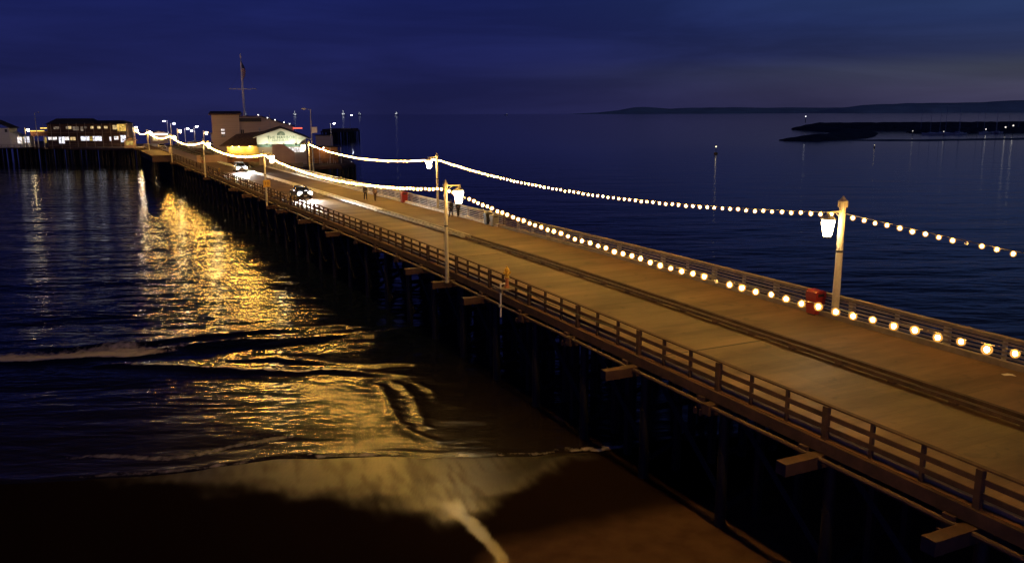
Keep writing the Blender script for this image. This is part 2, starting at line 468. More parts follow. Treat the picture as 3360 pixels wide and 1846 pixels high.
def ridge(pts, h, wid):
    """a small curved ripple left by the backwash"""
    global Z
    d2 = np.full(X.shape, 99.0)
    for (ax, ay), (bx_, by) in zip(pts[:-1], pts[1:]):
        q = np.clip(((X - ax) * (bx_ - ax) + (Y - ay) * (by - ay)) / ((bx_ - ax) ** 2 + (by - ay) ** 2), 0, 1)
        d2 = np.minimum(d2, np.hypot(X - ax - q * (bx_ - ax), Y - ay - q * (by - ay)))
    Z += h * np.exp(-((d2 + .25 * (vnoise(X, Y, .8, .8, 77) - .5)) / wid) ** 2)
ridge([(-9.0, 47.2), (-7.6, 46.1), (-6.9, 43.8), (-6.3, 41.4), (-5.2, 39.3), (-3.8, 38.1)], .11, .33)
ridge([(-7.4, 47.4), (-6.4, 46.4), (-5.5, 44.2), (-4.9, 41.5), (-4.5, 40.0)], .10, .28)
ridge([(-5.6, 47.0), (-4.6, 45.6), (-4.2, 44.0)], .08, .25)
# foam fringe along the wash
fe = (1 - sstep(.05, .5 + .5 * (vnoise(X, X * 0, 3, 1, 50)), d_edge)) * sstep(-.25, .02, d_edge) * sstep(-24, -14, X) * (1 - sstep(4, 9, X))
foam = np.maximum(foam, fe * np.clip(1.5 * vnoise(X, Y * 0 + 1.5, 2.1, 1, 54) * (.4 + vnoise(X, Y, .5, .3, 55)), .12, .85))
foam = np.maximum(foam, .55 * (1 - sstep(.1, .6, np.abs(d_edge - 1.4 - 1.5 * vnoise(X, X * 0, 4, 1, 52)))) * sstep(-24, -19, X) * (1 - sstep(-12, -9, X)))
Z += .05 * np.exp(-((d_edge - .25) / .35) ** 2) * (X < 12)
Z *= fade
Z += .012 * (1 - sstep(-1.5, .6, -d_edge)) - .012
v = np.stack([X, Y, Z], -1).reshape(-1, 3)
nx, ny = len(xs), len(ys)
i = np.arange(ny - 1)[:, None] * nx + np.arange(nx - 1)[None, :]
f = np.stack([i, i + 1, i + nx + 1, i + nx], -1).reshape(-1, 4)
keep = (v[f[:, 0], 1] > y_edge(v[f[:, 0], 0]) - .7)
f = f[keep]
# the open sea beyond: ring of quads around the near patch
xo = np.array([-60000, -110, 60, 60000.0]); x_near0, x_near1 = xs[0], xs[-1]; y1 = ys[-1]
ring = np.array([[-60000, 30, 0], [x_near0, 30, 0], [x_near0, y1, 0], [-60000, y1, 0],
                 [x_near1, 30, 0], [60000, 30, 0], [60000, y1, 0], [x_near1, y1, 0],
                 [60000, 70000, 0], [x_near1, 70000, 0], [x_near0, 70000, 0], [-60000, 70000, 0]], float)
kk = len(v)
rf = np.array([[0, 1, 2, 3], [4, 5, 6, 7], [3, 2, 10, 11], [2, 7, 9, 10], [7, 6, 8, 9]]) + kk
v = np.concatenate([v, ring]); f = np.concatenate([f, rf])
foam = np.concatenate([foam.ravel(), np.zeros(12)])
shal = np.concatenate([(1 - sstep(0, 22, d_edge)).ravel(), np.zeros(12)])
m = bpy.data.materials.new('sea water'); m.use_nodes = True
t = m.node_tree; b = t.nodes['Principled BSDF']; ln = t.links.new
b.inputs['IOR'].default_value = 1.33
co = t.nodes.new('ShaderNodeTexCoord')
af = t.nodes.new('ShaderNodeAttribute'); af.attribute_name = 'foam'
ash = t.nodes.new('ShaderNodeAttribute'); ash.attribute_name = 'shallow'
wc = t.nodes.new('ShaderNodeMix'); wc.data_type = 'RGBA'
wc.inputs[6].default_value = (.004, .007, .020, 1); wc.inputs[7].default_value = (.020, .013, .010, 1)
ln(ash.outputs['Fac'], wc.inputs[0])
# foam broken up by bubbles
nf = t.nodes.new('ShaderNodeTexNoise'); nf.inputs['Scale'].default_value = 1.8; nf.inputs['Detail'].default_value = 9; nf.inputs['Roughness'].default_value = .72
mpf = t.nodes.new('ShaderNodeMapping'); mpf.inputs['Scale'].default_value = (1.3, .8, 1); mpf.inputs['Rotation'].default_value = (0, 0, R(-10))
ln(co.outputs['Object'], mpf.inputs[0]); ln(mpf.outputs[0], nf.inputs['Vector'])
s1 = t.nodes.new('ShaderNodeMath'); s1.operation = 'ADD'; ln(nf.outputs[0], s1.inputs[0]); ln(af.outputs['Fac'], s1.inputs[1])
s2 = t.nodes.new('ShaderNodeMapRange'); s2.interpolation_type = 'SMOOTHSTEP'
s2.inputs['From Min'].default_value = .88; s2.inputs['From Max'].default_value = 1.32; ln(s1.outputs[0], s2.inputs[0])
s3 = t.nodes.new('ShaderNodeMath'); s3.operation = 'MULTIPLY'
s4 = t.nodes.new('ShaderNodeMapRange'); s4.inputs['From Max'].default_value = .06; ln(af.outputs['Fac'], s4.inputs[0])
ln(s2.outputs[0], s3.inputs[0]); ln(s4.outputs[0], s3.inputs[1])
fc = t.nodes.new('ShaderNodeMix'); fc.data_type = 'RGBA'; fc.inputs[7].default_value = (.66, .60, .60, 1)
ln(s3.outputs[0], fc.inputs[0]); ln(wc.outputs[2], fc.inputs[6]); ln(fc.outputs[2], b.inputs['Base Color'])
rg = t.nodes.new('ShaderNodeMix'); rg.data_type = 'FLOAT'; rg.inputs[2].default_value = .085; rg.inputs[3].default_value = .8
shr = t.nodes.new('ShaderNodeMix'); shr.data_type = 'FLOAT'; shr.inputs[2].default_value = .065; shr.inputs[3].default_value = .24
ln(ash.outputs['Fac'], shr.inputs[0]); ln(shr.outputs[0], rg.inputs[2])
ln(s3.outputs[0], rg.inputs[0]); ln(rg.outputs[0], b.inputs['Roughness'])
# calmer in the shallows and out in the bay
px_ = t.nodes.new('ShaderNodeSeparateXYZ'); ln(co.outputs['Object'], px_.inputs[0])
off_ = t.nodes.new('ShaderNodeMapRange'); off_.inputs['From Min'].default_value = 70; off_.inputs['From Max'].default_value = 420
off_.inputs['To Min'].default_value = 1.0; off_.inputs['To Max'].default_value = .22; ln(px_.outputs['Y'], off_.inputs[0])
shm = t.nodes.new('ShaderNodeMapRange'); shm.inputs['To Min'].default_value = 1.0; shm.inputs['To Max'].default_value = .6; ln(ash.outputs['Fac'], shm.inputs[0])
lee = t.nodes.new('ShaderNodeMapRange'); lee.inputs['From Min'].default_value = 0; lee.inputs['From Max'].default_value = 30
lee.inputs['To Min'].default_value = 1.0; lee.inputs['To Max'].default_value = .5; ln(px_.outputs['X'], lee.inputs[0])
cm_ = t.nodes.new('ShaderNodeMath'); cm_.operation = 'MULTIPLY'; ln(off_.outputs[0], cm_.inputs[0]); ln(lee.outputs[0], cm_.inputs[1])
calm = t.nodes.new('ShaderNodeMath'); calm.operation = 'MULTIPLY'; ln(cm_.outputs[0], calm.inputs[0]); ln(shm.outputs[0], calm.inputs[1])
slv = t.nodes.new('ShaderNodeMapRange'); slv.inputs['To Min'].default_value = .5; slv.inputs['To Max'].default_value = .9; ln(ash.outputs['Fac'], slv.inputs[0]); ln(slv.outputs[0], b.inputs['Specular IOR Level'])
# ripples in three sizes, longer along the crests
def ripple(scale, sx, sy, rot, det, dist):
    mpn = t.nodes.new('ShaderNodeMapping'); mpn.inputs['Scale'].default_value = (sx, sy, 1)
    mpn.inputs['Rotation'].default_value = (0, 0, R(rot)); ln(co.outputs['Object'], mpn.inputs[0])
    n = t.nodes.new('ShaderNodeTexNoise'); n.inputs['Scale'].default_value = scale; n.inputs['Detail'].default_value = det
    n.inputs['Distortion'].default_value = dist
    ln(mpn.outputs[0], n.inputs['Vector'])
    return n.outputs[0]
def bumpn(h, dist, stg, prev=None):
    bpn = t.nodes.new('ShaderNodeBump'); bpn.inputs['Distance'].default_value = dist; bpn.inputs['Strength'].default_value = stg
    ln(calm.outputs[0], bpn.inputs['Strength'])
    ln(h, bpn.inputs['Height'])
    if prev: ln(prev, bpn.inputs['Normal'])
    return bpn.outputs[0]
na = bumpn(ripple(.16, .30, 1.0, 12, 3, .3), .6, 1.0)
nb = bumpn(ripple(.75, .30, 1.0, 8, 3, .5), .18, 1.0, na)
nc = bumpn(ripple(2.6, .45, 1.0, 14, 2, .4), .045, 1.0, nb)
ln(nc, b.inputs['Normal'])
water = np_mesh('water', v, f, m, {'foam': foam, 'shallow': shal})
tag(water, kind='structure')

# --- hills and islands on the horizon
def hills(name, y0, pts, c, seed):
    r = np.random.default_rng(seed)
    px = [p[0] for p in pts]; ph = [p[1] for p in pts]
    xs = np.arange(px[0], px[-1], 110.0); k = len(xs)
    h = np.interp(xs, px, ph)
    h = h * (1 + .10 * (vnoise(xs, xs * 0, 900, 1, seed) - .5) + .08 * (vnoise(xs, xs * 0, 330, 1, seed + 1) - .5)) * sstep(0, 500, xs - xs[0] )
    rows = []
    for q, (fy, fh) in enumerate([(-1400, 0), (-900, .35), (-400, .75), (0, 1.0), (600, .6), (1500, 0)]):
        n = vnoise(xs, xs * 0 + q, 500, 1, seed + 5 + q)
        rows.append(np.stack([xs, y0 + fy + 500 * (n - .5) * (fy != 0), np.where(fh == 0, -5, h * fh * (1 if fh == 1 else .75 + .5 * n))], -1))
    v = np.concatenate(rows); i = np.arange(5)[:, None] * k + np.arange(k - 1)[None, :]
    f = np.stack([i, i + 1, i + k + 1, i + k], -1).reshape(-1, 4)
    return tag(np_mesh(name, v, f, c), kind='structure')
M_hill = mat('distant hills', (.95, .90, .62), 1.0, var=.15, scale=.002, spec=0)  # pale haze of distance put into the even base colour
hills('island_hills', 25000, [(1500, 0), (2600, 40), (3200, 110), (3650, 205), (4200, 185), (4700, 145), (5600, 165), (6500, 178), (7600, 160), (9000, 150), (10500, 160), (14000, 190), (26000, 220)], M_hill, 61)
hills('mainland_hills', 19000, [(6800, 0), (7300, 100), (7900, 165), (8400, 190), (9000, 205), (9500, 225), (10000, 225), (10600, 235), (11400, 265), (12500, 300), (22000, 420)], M_hill, 71)

# ================================================================== THE PIER
S0, S1 = -24.0, 330.0
CAP0, CAPD = 12.7, 5.15
pier = empty('pier', P(48.5, 25, 0), 0, 'long timber pier with a road and a raised footway running out over the surf', 'pier')
def ppart(mb, name, m, parent=pier, smooth=False):
    o = mb.build(name, m, None, smooth=smooth)
    o.parent = parent
    o.matrix_parent_inverse = parent_inv(parent)
    return o
def parent_inv(p):
    Mx = Matrix.Translation(p.location) @ p.rotation_euler.to_matrix().to_4x4()
    if p.parent:
        Mx = p.parent.matrix_world @ Mx
    return Mx.inverted()
ppart(sweep(MB(), 19.25, 26.05, DECK - .3, DECK, S0, S1), 'road_deck', M_road)
ppart(sweep(MB(), 26.05, 31.75, DECK - .3, DECK + .10, S0, 168), 'walkway', M_walk)
k = MB(); sweep(k, 25.66, 25.84, DECK + .08, DECK + .22, S0, 62); sweep(k, 26.16, 26.34, DECK + .11, DECK + .25, S0, 62)
s = S0 + 1
while s < 61.8:
    k.box(P(s, 25.74, DECK + .04), (.2, .3, .08), head(s)); s += 2.575
kerb = ppart(k, 'kerb_timber', M_wood_d)
for sa, sb_, mm_ in ((62.3, 84.0, mat('pale kerb streak paint', (.30, .27, .21), .7, var=.35, scale=1.2)), (84.3, 122, mat('white kerb streak paint', (.74, .72, .67), .6, var=.2, scale=1.2)), (122.3, 190, mat('white kerb streak paint', (.62, .60, .55)))):  # pale kerb lengths: headlight streak put into the paint colour
    k = MB(); sweep(k, 25.62, 25.86, DECK + .08, DECK + .26, sa, sb_); sweep(k, 26.12, 26.36, DECK + .11, DECK + .28, sa, sb_)
    q = sa + .6
    while q < sb_ - .3:
        k.box(P(q, 25.74, DECK + .04), (.2, .3, .08), head(q)); q += 2.575
    ppart(k, 'kerb_timber', mm_)['label'] = 'pale kerb length painted with the headlight streak'
k = MB(); sweep(k, 19.12, 19.30, DECK - .42, DECK - .02, S0, S1); sweep(k, 31.74, 31.92, DECK - .42, DECK + .04, S0, 168)
ppart(k, 'edge_beam', M_wood_d)
k = MB(); k.tube([P(S0 + i * 2.575, 18.92, DECK - .55 + .02 * math.sin(i * .9)) for i in range(112)], .085, 8)
pipe = ppart(k, 'utility_pipe', M_pipe, smooth=True)
k = MB(); sweep(k, 19.45, 19.62, DECK + .0, DECK + .14, S0, 165)
ppart(k, 'wheel_guard', M_wood_g)
# joints across the road
for s, c in ((54.2, 'dark'), (85.5, 'pale'), (27.5, 'dark'), (118, 'dark')):
    ppart(sweep(MB(), 19.7, 25.55, DECK + .003, DECK + .010, s, s + .10), 'expansion_joint', mat('joint ' + c, (.05, .035, .03) if c == 'dark' else (.42, .36, .29), .7))
# pile caps; some reach out past the rail
LONG = {0, 1, 3, 6, 7, 8, 12, 14, 16, 17, 20, 22, 27, 32, 37, 42, 47}
caps = []
for i in range(-6, 62):
    s = CAP0 + CAPD * i
    if not S0 < s < S1: continue
    t0 = 17.55 if i in LONG else 18.75
    hd = head(s)
    k = MB()
    L_ = 31.6 - t0
    k.box((L_ / 2, 0, -.2), (L_, .42, .4))
    o = k.build('pile_cap', M_cap if i in LONG else M_wood_d, None, loc=P(s, t0, DECK - .46), rz=hd)
    o.parent = pier; o.matrix_parent_inverse = parent_inv(pier)
    caps.append((i, s))
pm = MB().tube([(0, 0, 0), (0, 0, 6.2)], [.23, .19], 10).mesh('pile', M_pile, True)
many = MB()
nfront = 0
for i, s in caps:
    for q, t in enumerate((19.7, 25.2, 30.9)):
        p = P(s, t, -.9 + 0)
        if q == 0 or (i < 14 and q):
            if nfront < 100:
                o = bpy.data.objects.new('pile', pm); col.objects.link(o); o.location = p
                o.parent = pier; o.matrix_parent_inverse = parent_inv(pier); nfront += 1
                continue
        many.tube([p, p + Vector((0, 0, 6.2))], [.23, .19], 8)
for i, s in caps:
    for t in (21.5, 23.4, 27.0, 28.9):
        p = P(s + random.uniform(-.2, .2), t, -.9); many.tube([p, p + Vector((0, 0, 6.2))], [.22, .19], 7)
    if i > 2:
        for t in (20.6, 24.3, 29.6):
            p = P(s + 2.6, t, -.9); many.tube([p, p + Vector((0, 0, 6.2))], [.22, .19], 7)
o = ppart(many, 'far_piles', M_pile, smooth=True); o['kind'] = 'stuff'
k = MB()
for i, s in caps:
    a, b_ = P(s + .25, 19.8, .6), P(s + .25, 30.8, 5.0); c_, d_ = P(s - .25, 19.8, 5.0), P(s - .25, 30.8, .6)
    k.tube([a, b_], .14, 4); k.tube([c_, d_], .14, 4)
    k.tube([P(s, 19.5, 3.2), P(s, 31, 3.2)], .15, 4)
    k.tube([P(s, 20.1, .8), P(s + CAPD, 20.1, 4.9)], .13, 4)
ppart(k, 'bracing', M_pile)
k = MB()
for t in (20.3, 22, 24, 26, 28, 30): sweep(k, t, t + .2, DECK - .72, DECK - .31, S0, S1)
ppart(k, 'stringer', M_pile)
# pipe brackets at the caps
hm = MB().box((0, 0, .05), (.12, .34, .42)).box((-.12, .16, -.30), (.1, .1, .24)).box((-.12, -.16, -.30), (.1, .1, .24)).mesh('pipe_bracket', M_pipe)
for i, s in caps[:46]:
    o = bpy.data.objects.new('pipe_bracket', hm); col.objects.link(o)
    o.location = P(s + .5, 18.95, DECK - .6); o.rotation_euler = (0, 0, head(s))
    o.parent = pipe; o.matrix_parent_inverse = parent_inv(pier) if False else Matrix.Identity(4)
    o.parent = pipe

# ------------------------------------------------------------------ railings
def railing(name, label, s0, s1, posts_to, right=False):
    e = empty(name, P(s0, 31.6 if right else 19.35), 0, label, 'railing')
    if right:
        for sa, sb_, m_ in ((s0, 66.9, M_wood_g), (66.95, s1, M_rail_w)):
            o = ppart(sweep(MB(), 31.45, 31.75, DECK + 1.12, DECK + 1.17, sa, sb_), 'top_rail', m_, e)
            for z in (.32, .50, .68, .86, 1.0):
                ppart(sweep(MB(), 31.5, 31.55, DECK + z, DECK + z + .085, sa, sb_), 'rail_board', m_, e)
            ppart(sweep(MB(), 31.0, 31.25, DECK + .10, DECK + .34, sa, sb_), 'curb_timber', m_, e)
        t, m, thick = 31.62, M_wood_p, .14
    else:
        ppart(sweep(MB(), 19.27, 19.43, DECK + 1.07, DECK + 1.12, s0, s1), 'top_rail', M_wood_d, e)
        for z in (.28, .66):
            ppart(sweep(MB(), 19.30, 19.35, DECK + z, DECK + z + .16, s0, s1), 'rail_board', M_wood_d, e)
        t, m, thick = 19.35, M_wood_d, .11
    many = MB(); k_ = 0
    s = CAP0 + CAPD * math.ceil((s0 - CAP0) / CAPD * 3) / 3
    step = CAPD / 3 if not right else CAPD / 2
    cache = {}
    while s < s1:
        big = abs((s - CAP0) / CAPD - round((s - CAP0) / CAPD)) < .05
        if right:
            big = abs((s - CAP0) / CAPD - round((s - CAP0) / CAPD)) < .05
        wd = thick * (1.7 if big else 1.0)
        tt = t if not (big and not right) else t - .05
        if s <= posts_to and k_ < 100:
            if big not in cache:
                cache[big] = MB().box((0, 0, .46), (wd * .9, wd, 1.2)).mesh('post', m)
            o = bpy.data.objects.new('post', cache[big]); col.objects.link(o)
            o.location = P(s, tt, DECK); o.rotation_euler = (0, 0, head(s)); k_ += 1
            o.parent = e; o.matrix_parent_inverse = parent_inv(e)
        else:
            many.box(P(s, tt, DECK + .46), (wd * .9, wd, 1.2), head(s))
        s += step
    if many.v:
        o = ppart(many, 'far_posts', m, e); o['kind'] = 'stuff'
railing('timber_railing', 'dark brown timber railing along the near left edge of the pier, posts and two boards', S0, 296, 140)
railing('timber_railing', 'pale timber railing of five boards along the seaward footway edge', S0, 166, 166, True)

# ------------------------------------------------------------------ lamp posts
def lantern_parts(root, z, x, lit=True):
    """lantern hanging at arm end: x = signed distance from the pole"""
    g = MB().lathe((x, 0, z), [(.15, -.52), (.19, -.49), (.24, -.22), (.285, 0), (.305, .14), (.28, .26), (.14, .34)], 14)
    lan = MB().lathe((x, 0, z), [(.30, .27), (.36, .30), (.22, .42), (.08, .52), (.03, .62)], 8).build('lantern', M_pole, root)
    g.build('lantern_glass', M_lantern if lit else M_white, lan)
    k = MB()
    for i in range(6):
        a = 2 * math.pi * i / 6; ca, sa = math.cos(a), math.sin(a)
        k.tube([(x + .20 * ca, .20 * sa, z - .52), (x + .318 * ca, .318 * sa, z + .17), (x + .27 * ca, .27 * sa, z + .31)], .011, 4)
    k.build('lantern_frame', M_iron, lan)
    MB().lathe((x, 0, z), [(.19, -.60), (.20, -.53)], 8).build('lantern_base', M_iron, lan)
def lamp_post(s, t, z0, ztop, side, rad, zarm, label, lit=True, name='pier_lamp_post'):
    e = empty(name, P(s, t, z0), head(s), label, 'lamp post', 'lamp posts along both edges of the pier')
    H_ = ztop - z0
    MB().tube([(0, 0, 0), (0, 0, H_ * .45), (0, 0, H_ * .9), (0, 0, H_ - .12)], [rad * 1.15, rad, rad * .92, rad * .92], 12).build('pole', M_pole, e, smooth=True)
    MB().lathe((0, 0, H_ - .12), [(rad * 1.35, -.34), (rad * 1.42, -.30), (rad * 1.42, -.05), (rad * .9, .02), (rad * .5, .10), (.03, .19)], 12).build('pole_cap', M_pole, e, smooth=True)
    za = zarm - z0
    MB().box((side * .52, 0, za), (.95, .07, .08)).tube([(side * .05, 0, za - .35), (side * .4, 0, za - .08)], .02, 6).build('arm', M_pole, e)
    MB().lathe((0, 0, H_ * .56), [(rad * 1.06, -.05), (rad * 1.06, .05)], 12).build('strap', M_iron, e)
    lantern_parts(e, za - .62, side * .88, lit)
    return e
LP = {}
for k_, (s, txt) in enumerate([(-3.0, 'tall pale lamp post on the left edge just outside the frame at the near end'),
                    (48.2, 'tall pale lamp post standing out past the near railing, lantern over the road'),
                    (100.0, 'pale lamp post by the yellow 10 sign, beside the dark sedan'),
                    (151.5, 'pale lamp post by the small yellow hydrant near the parking deck'),
                    (203.0, 'pale lamp post with a grey plate fixed low on it, by the timber ramp'),
                    (254.5, 'slim pale lamp post beyond the timber ramp on the left pier edge'),
                    (306.0, 'far pale lamp post where the pier meets the side wharf')]):
    LP['L', k_] = (s, (17.95, 18.42, 17.65, 17.95, 17.95, 17.4, 17.4)[k_], 11.15)
    lamp_post(s, LP['L', k_][1], DECK - .46, 11.68, 1, .115, 11.36, txt, k_ > 0)
for k_, (s, txt) in enumerate([(-21.8, 'stout pale lamp post on the footway side outside the frame'),
                    (28.9, 'stout pale lamp post on the footway beside the near red bin'),
                    (81.4, 'pale lamp post on the footway behind the standing couple'),
                    (133.5, 'pale lamp post on the footway next to the tall mast, before the restaurant')]):
    LP['R', k_] = (s, 31.3, 10.88 if k_ < 2 else 11.1)
    lamp_post(s, 31.3, DECK + .1, 11.72, -1, .165 if k_ < 2 else .12, 11.05 if k_ < 2 else 11.35, txt, k_ > 0)

# ------------------------------------------------------------------ strings of bulbs
bulb_me = MB().ico((0, 0, 0), .056, 2, 0, (1, 1, 1.15)).ico((0, 0, 0), .125, 2, 1).mesh('bulb', [M_bulb, M_halo], True)
dead_me = MB().ico((0, 0, 0), .07, 2, 0, (1, 1, 1.2)).mesh('unlit_bulb', mat('clear bulb glass', (.55, .55, .6), .15), True)
wire_m = mat('black cable', (.20, .16, .12), .6)
def light_string(a, b, sag, label, dead=(), step=.66, big=1.0):
    a = Vector(a); b = Vector(b)
    e = empty('light_string', a, 0, label, 'string lights', 'bulb strings slung between the lamp posts')
    n = int(round((b - a).length / step))
    cat = lambda q: (b - a) * q + Vector((0, 0, -4 * sag * q * (1 - q)))
    MB().tube([cat(i / 40) + Vector((0, 0, .10)) for i in range(41)], .018, 5).build('wire', wire_m, e)
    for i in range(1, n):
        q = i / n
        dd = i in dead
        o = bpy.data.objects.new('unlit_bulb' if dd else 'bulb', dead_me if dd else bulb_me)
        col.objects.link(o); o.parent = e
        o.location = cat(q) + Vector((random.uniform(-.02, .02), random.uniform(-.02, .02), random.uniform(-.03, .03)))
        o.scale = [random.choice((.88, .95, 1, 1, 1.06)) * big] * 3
    return e
lp = lambda sd, k_: P(LP[sd, k_][0], LP[sd, k_][1], LP[sd, k_][2])
ltxt = ['string of warm bulbs from the near left lamp post running out of the right edge',
        'string of warm bulbs from the near left lamp post to the 10 sign post',
        'string of warm bulbs hanging in front of the yellow lit restaurant porch',
        'string of warm bulbs over the white parked van',
        'string of warm bulbs above the timber ramp at the far left',
        'farthest string of warm bulbs, ending at the side wharf']
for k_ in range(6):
    light_string(lp('L', k_), lp('L', k_ + 1), 1.05, ltxt[k_], dead=(tuple(range(1, 21)) + (38, 73) if k_ == 0 else ()), big=1.25 if k_ > 1 else 1.0)  # unseen near bulbs unlit to darken the corner; far bulbs enlarged for bloom
rtxt = ['string of bulbs sloping down from the stout footway lamp post to the right edge',
        'long string of bulbs against the sea between the two footway lamp posts',
        'string of bulbs from the footway lamp post back to the mast by the restaurant']
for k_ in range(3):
    light_string(lp('R', k_), lp('R', k_ + 1), 1.05, rtxt[k_], dead=(tuple(range(1, 62)) + (67,) if k_ == 0 else ()))  # out-of-frame run kept unlit so the near deck falls darker
#PART2
# ================================================================== WHARF PLATFORMS AND BUILDINGS
def platform(name, label, poly, pile_step, z=DECK, m=M_plaza, piles_y=None, cat='wharf'):
    """timber platform on piles; poly in world XY"""
    c = Vector((sum(p[0] for p in poly) / len(poly), sum(p[1] for p in poly) / len(poly), 0))
    e = empty(name, c, 0, label, cat)
    q = [(p[0] - c.x, p[1] - c.y) for p in poly]
    MB().prism(q, lambda a, b, h: Vector((a, b, h)), z - .35, z - .004).build('deck', m, e)
    k = MB()
    for i in range(len(q)):
        a = Vector((*q[i], 0)); b = Vector((*q[(i + 1) % len(q)], 0)); d = b - a
        k.box((a + b) / 2 + Vector((0, 0, z - .55)), (d.length, .30, .40), math.atan2(d.y, d.x))
    k.build('edge_beam', M_wood_d, e)
    n = 0
    for i in range(len(q)):
        a = Vector((*q[i], 0)); b = Vector((*q[(i + 1) % len(q)], 0)); d = b - a
        if (a + b).y > 10: continue
        w_ = int(d.length / pile_step)
        for j in range(w_ + 1):
            if n >= 100: break
            o = bpy.data.objects.new('pile', pm); col.objects.link(o); o.parent = e
            o.location = a + d * ((j + .3) / (w_ + 1)) + Vector((random.uniform(-.2, .2), random.uniform(.4, 1.2), -.9)); n += 1
    # inner rows of piles, never seen one by one
    k = MB()
    x0, x1 = min(p[0] for p in q), max(p[0] for p in q); y0, y1 = min(p[1] for p in q), max(p[1] for p in q)
    def inside(x, y):
        r_ = False
        for i in range(len(q)):
            (ax, ay), (bx_, by) = q[i], q[(i + 1) % len(q)]
            if (ay > y) != (by > y) and x < (bx_ - ax) * (y - ay) / (by - ay) + ax: r_ = not r_
        return r_
    y = y0 + 2
    while y < y0 + 38 and y < y1:
        x = x0 + 1 + random.random()
        while x < x1:
            if inside(x, y): k.tube([(x, y, -.9), (x + random.uniform(-.1, .1), y, 5.3)], .22, 6)
            x += random.uniform(1.5, 2.3)
        y += 3.4
    if k.v: k.build('inner_piles', M_pile, e)['kind'] = 'stuff'
    return e
def pt(s, t): p = P(s, t, 0); return (p.x, p.y)
platform('side_wharf', 'dark side wharf on piles under the two storey restaurant at far left',
         [(-215, 293), (-170, 281), (-142.5, 270.8), (-118.5, 263), pt(292, 18.8), pt(330, 18.8), (-190, 345)], 2.6)
platform('plaza_wharf', 'wharf plaza at the far end of the pier with parked cars',
         [pt(236, 31.95), pt(236, 66), pt(330, 66), pt(330, 31.95)], 3.0)
# restaurant platform
platform('restaurant_wharf', 'dark wharf platform carrying the green roofed restaurant',
         [pt(168.3, 31.95), (-34.5, 168.5), (-33.2, 176), (-48, 232), (-62, 236), pt(235.7, 31.95)], 3.0)
platform('outer_wharf', 'far dark end of the wharf standing on piles behind the restaurant',
         [(-118, 520), (-101, 520), (-101, 560), (-118, 560)], 2.0)
o = [x for x in bpy.data.objects if x.name == 'outer_wharf'][0]
MB().bx(-8, 8, -18, 18, DECK, DECK + 1.1).build('parapet', M_wood_d, o)

M_wall_w = mat('cream boarded wall', (.62, .60, .50), .75, var=.10, scale=1.0, bump=.3, stretch=(.2, .2, 8), bscale=3)
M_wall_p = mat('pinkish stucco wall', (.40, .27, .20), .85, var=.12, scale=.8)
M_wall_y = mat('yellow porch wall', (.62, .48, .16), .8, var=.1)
M_wall_g = mat('tan boarded wall', (.50, .40, .31), .85, var=.12, scale=.7, bump=.3, stretch=(.2, .2, 8), bscale=3)
M_roof_b = mat('brown shingle roof', (.13, .085, .065), .9, var=.4, scale=2.5, bump=.5)
M_roof_k = mat('dark roof', (.035, .030, .032), .9, var=.3)
M_green = mat('dark green paint', (.05, .09, .065), .6)
M_lett = mat('green sign lettering', (.11, .17, .12), .6)
M_dark = mat('dark opening', (.012, .012, .014), .5)
M_brick = mat('reddish timber base', (.20, .085, .055), .85, var=.3)
W_white = lit_window('lit shop window', (1.0, .90, .86), 1.15)
W_warm = lit_window('warm lit window', (1.0, .70, .32), .75)
W_dim = lit_window('dim curtained window', (.75, .55, .40), .22)
W_blue = lit_window('cool lit window', (.92, .90, 1.0), 1.25)
W_yel = lit_window('yellow lit panel', (1.0, .66, .16), .5)

def text_mesh(body, size, m, name, parent, loc, rot, depth=.02, sx=1.0):
    cu = bpy.data.curves.new(name, 'FONT'); cu.body = body; cu.size = size; cu.extrude = depth
    cu.align_x = 'CENTER'; cu.align_y = 'CENTER'; cu.space_character = 1.12; cu.offset = .012 * size
    tmp = bpy.data.objects.new('tmp', cu); col.objects.link(tmp)
    dg = bpy.context.evaluated_depsgraph_get(); dg.update()
    me = bpy.data.meshes.new_from_object(tmp.evaluated_get(dg)); me.name = name
    bpy.data.objects.remove(tmp); me.materials.clear(); me.materials.append(m)
    o = bpy.data.objects.new(name, me); col.objects.link(o); o.parent = parent; o.location = loc; o.rotation_euler = rot
    o.scale = (sx, 1, 1)
    return o
XZ = lambda p, q, h: Vector((p, h, q))

# ---- the restaurant with the painted gable (local x right, y away from the shore)
rest = empty('restaurant', (-46.3, 167.7, DECK), R(16), 'seafood restaurant with pale lit gable sign, dark green roof and yellow porch', 'building')
gab = MB().prism([(-4.4, 4.25), (3.6, 4.25), (5.2, 5.45), (.34, 7.32), (-4.4, 5.85)], XZ, -.08, .08).build('gable_wall', M_wall_w, rest)
text_mesh('THE HARBOR', .78, M_lett, 'lettering', gab, (.26, -.085, 5.53), (R(90), 0, 0), .01, 1.05)
text_mesh('RESTAURANT', .48, M_lett, 'lettering', gab, (.30, -.085, 4.98), (R(90), 0, 0), .01, 1.12)
arc = [(.30 + .78 * math.cos(a), 6.02 + .74 * math.sin(a)) for a in [math.pi * i / 14 for i in range(15)]]
k = MB().prism(arc, XZ, -.105, -.085)
k.build('emblem', M_lett, gab)
k = MB()
for a in range(1, 8):
    q = math.pi * a / 8
    d = Vector((math.cos(q), 0, math.sin(q)))
    k.tube([Vector((.30, -.115, 6.05)) + d * .1, Vector((.30, -.115, 6.05)) + d * .66], .018, 4)
k.bx(-.62, 1.22, -.12, -.108, 5.95, 6.0)
k.build('emblem_lines', M_wall_w, gab)
k = MB()
for x in (-2.15, -2.05, 3.1, 3.2): k.bx(x - .02, x + .02, -.10, -.08, 4.3, 6.0)
k.bx(3.6, 4.6, -.10, -.08, 5.32, 5.36)
k.build('trim', M_lett, gab)
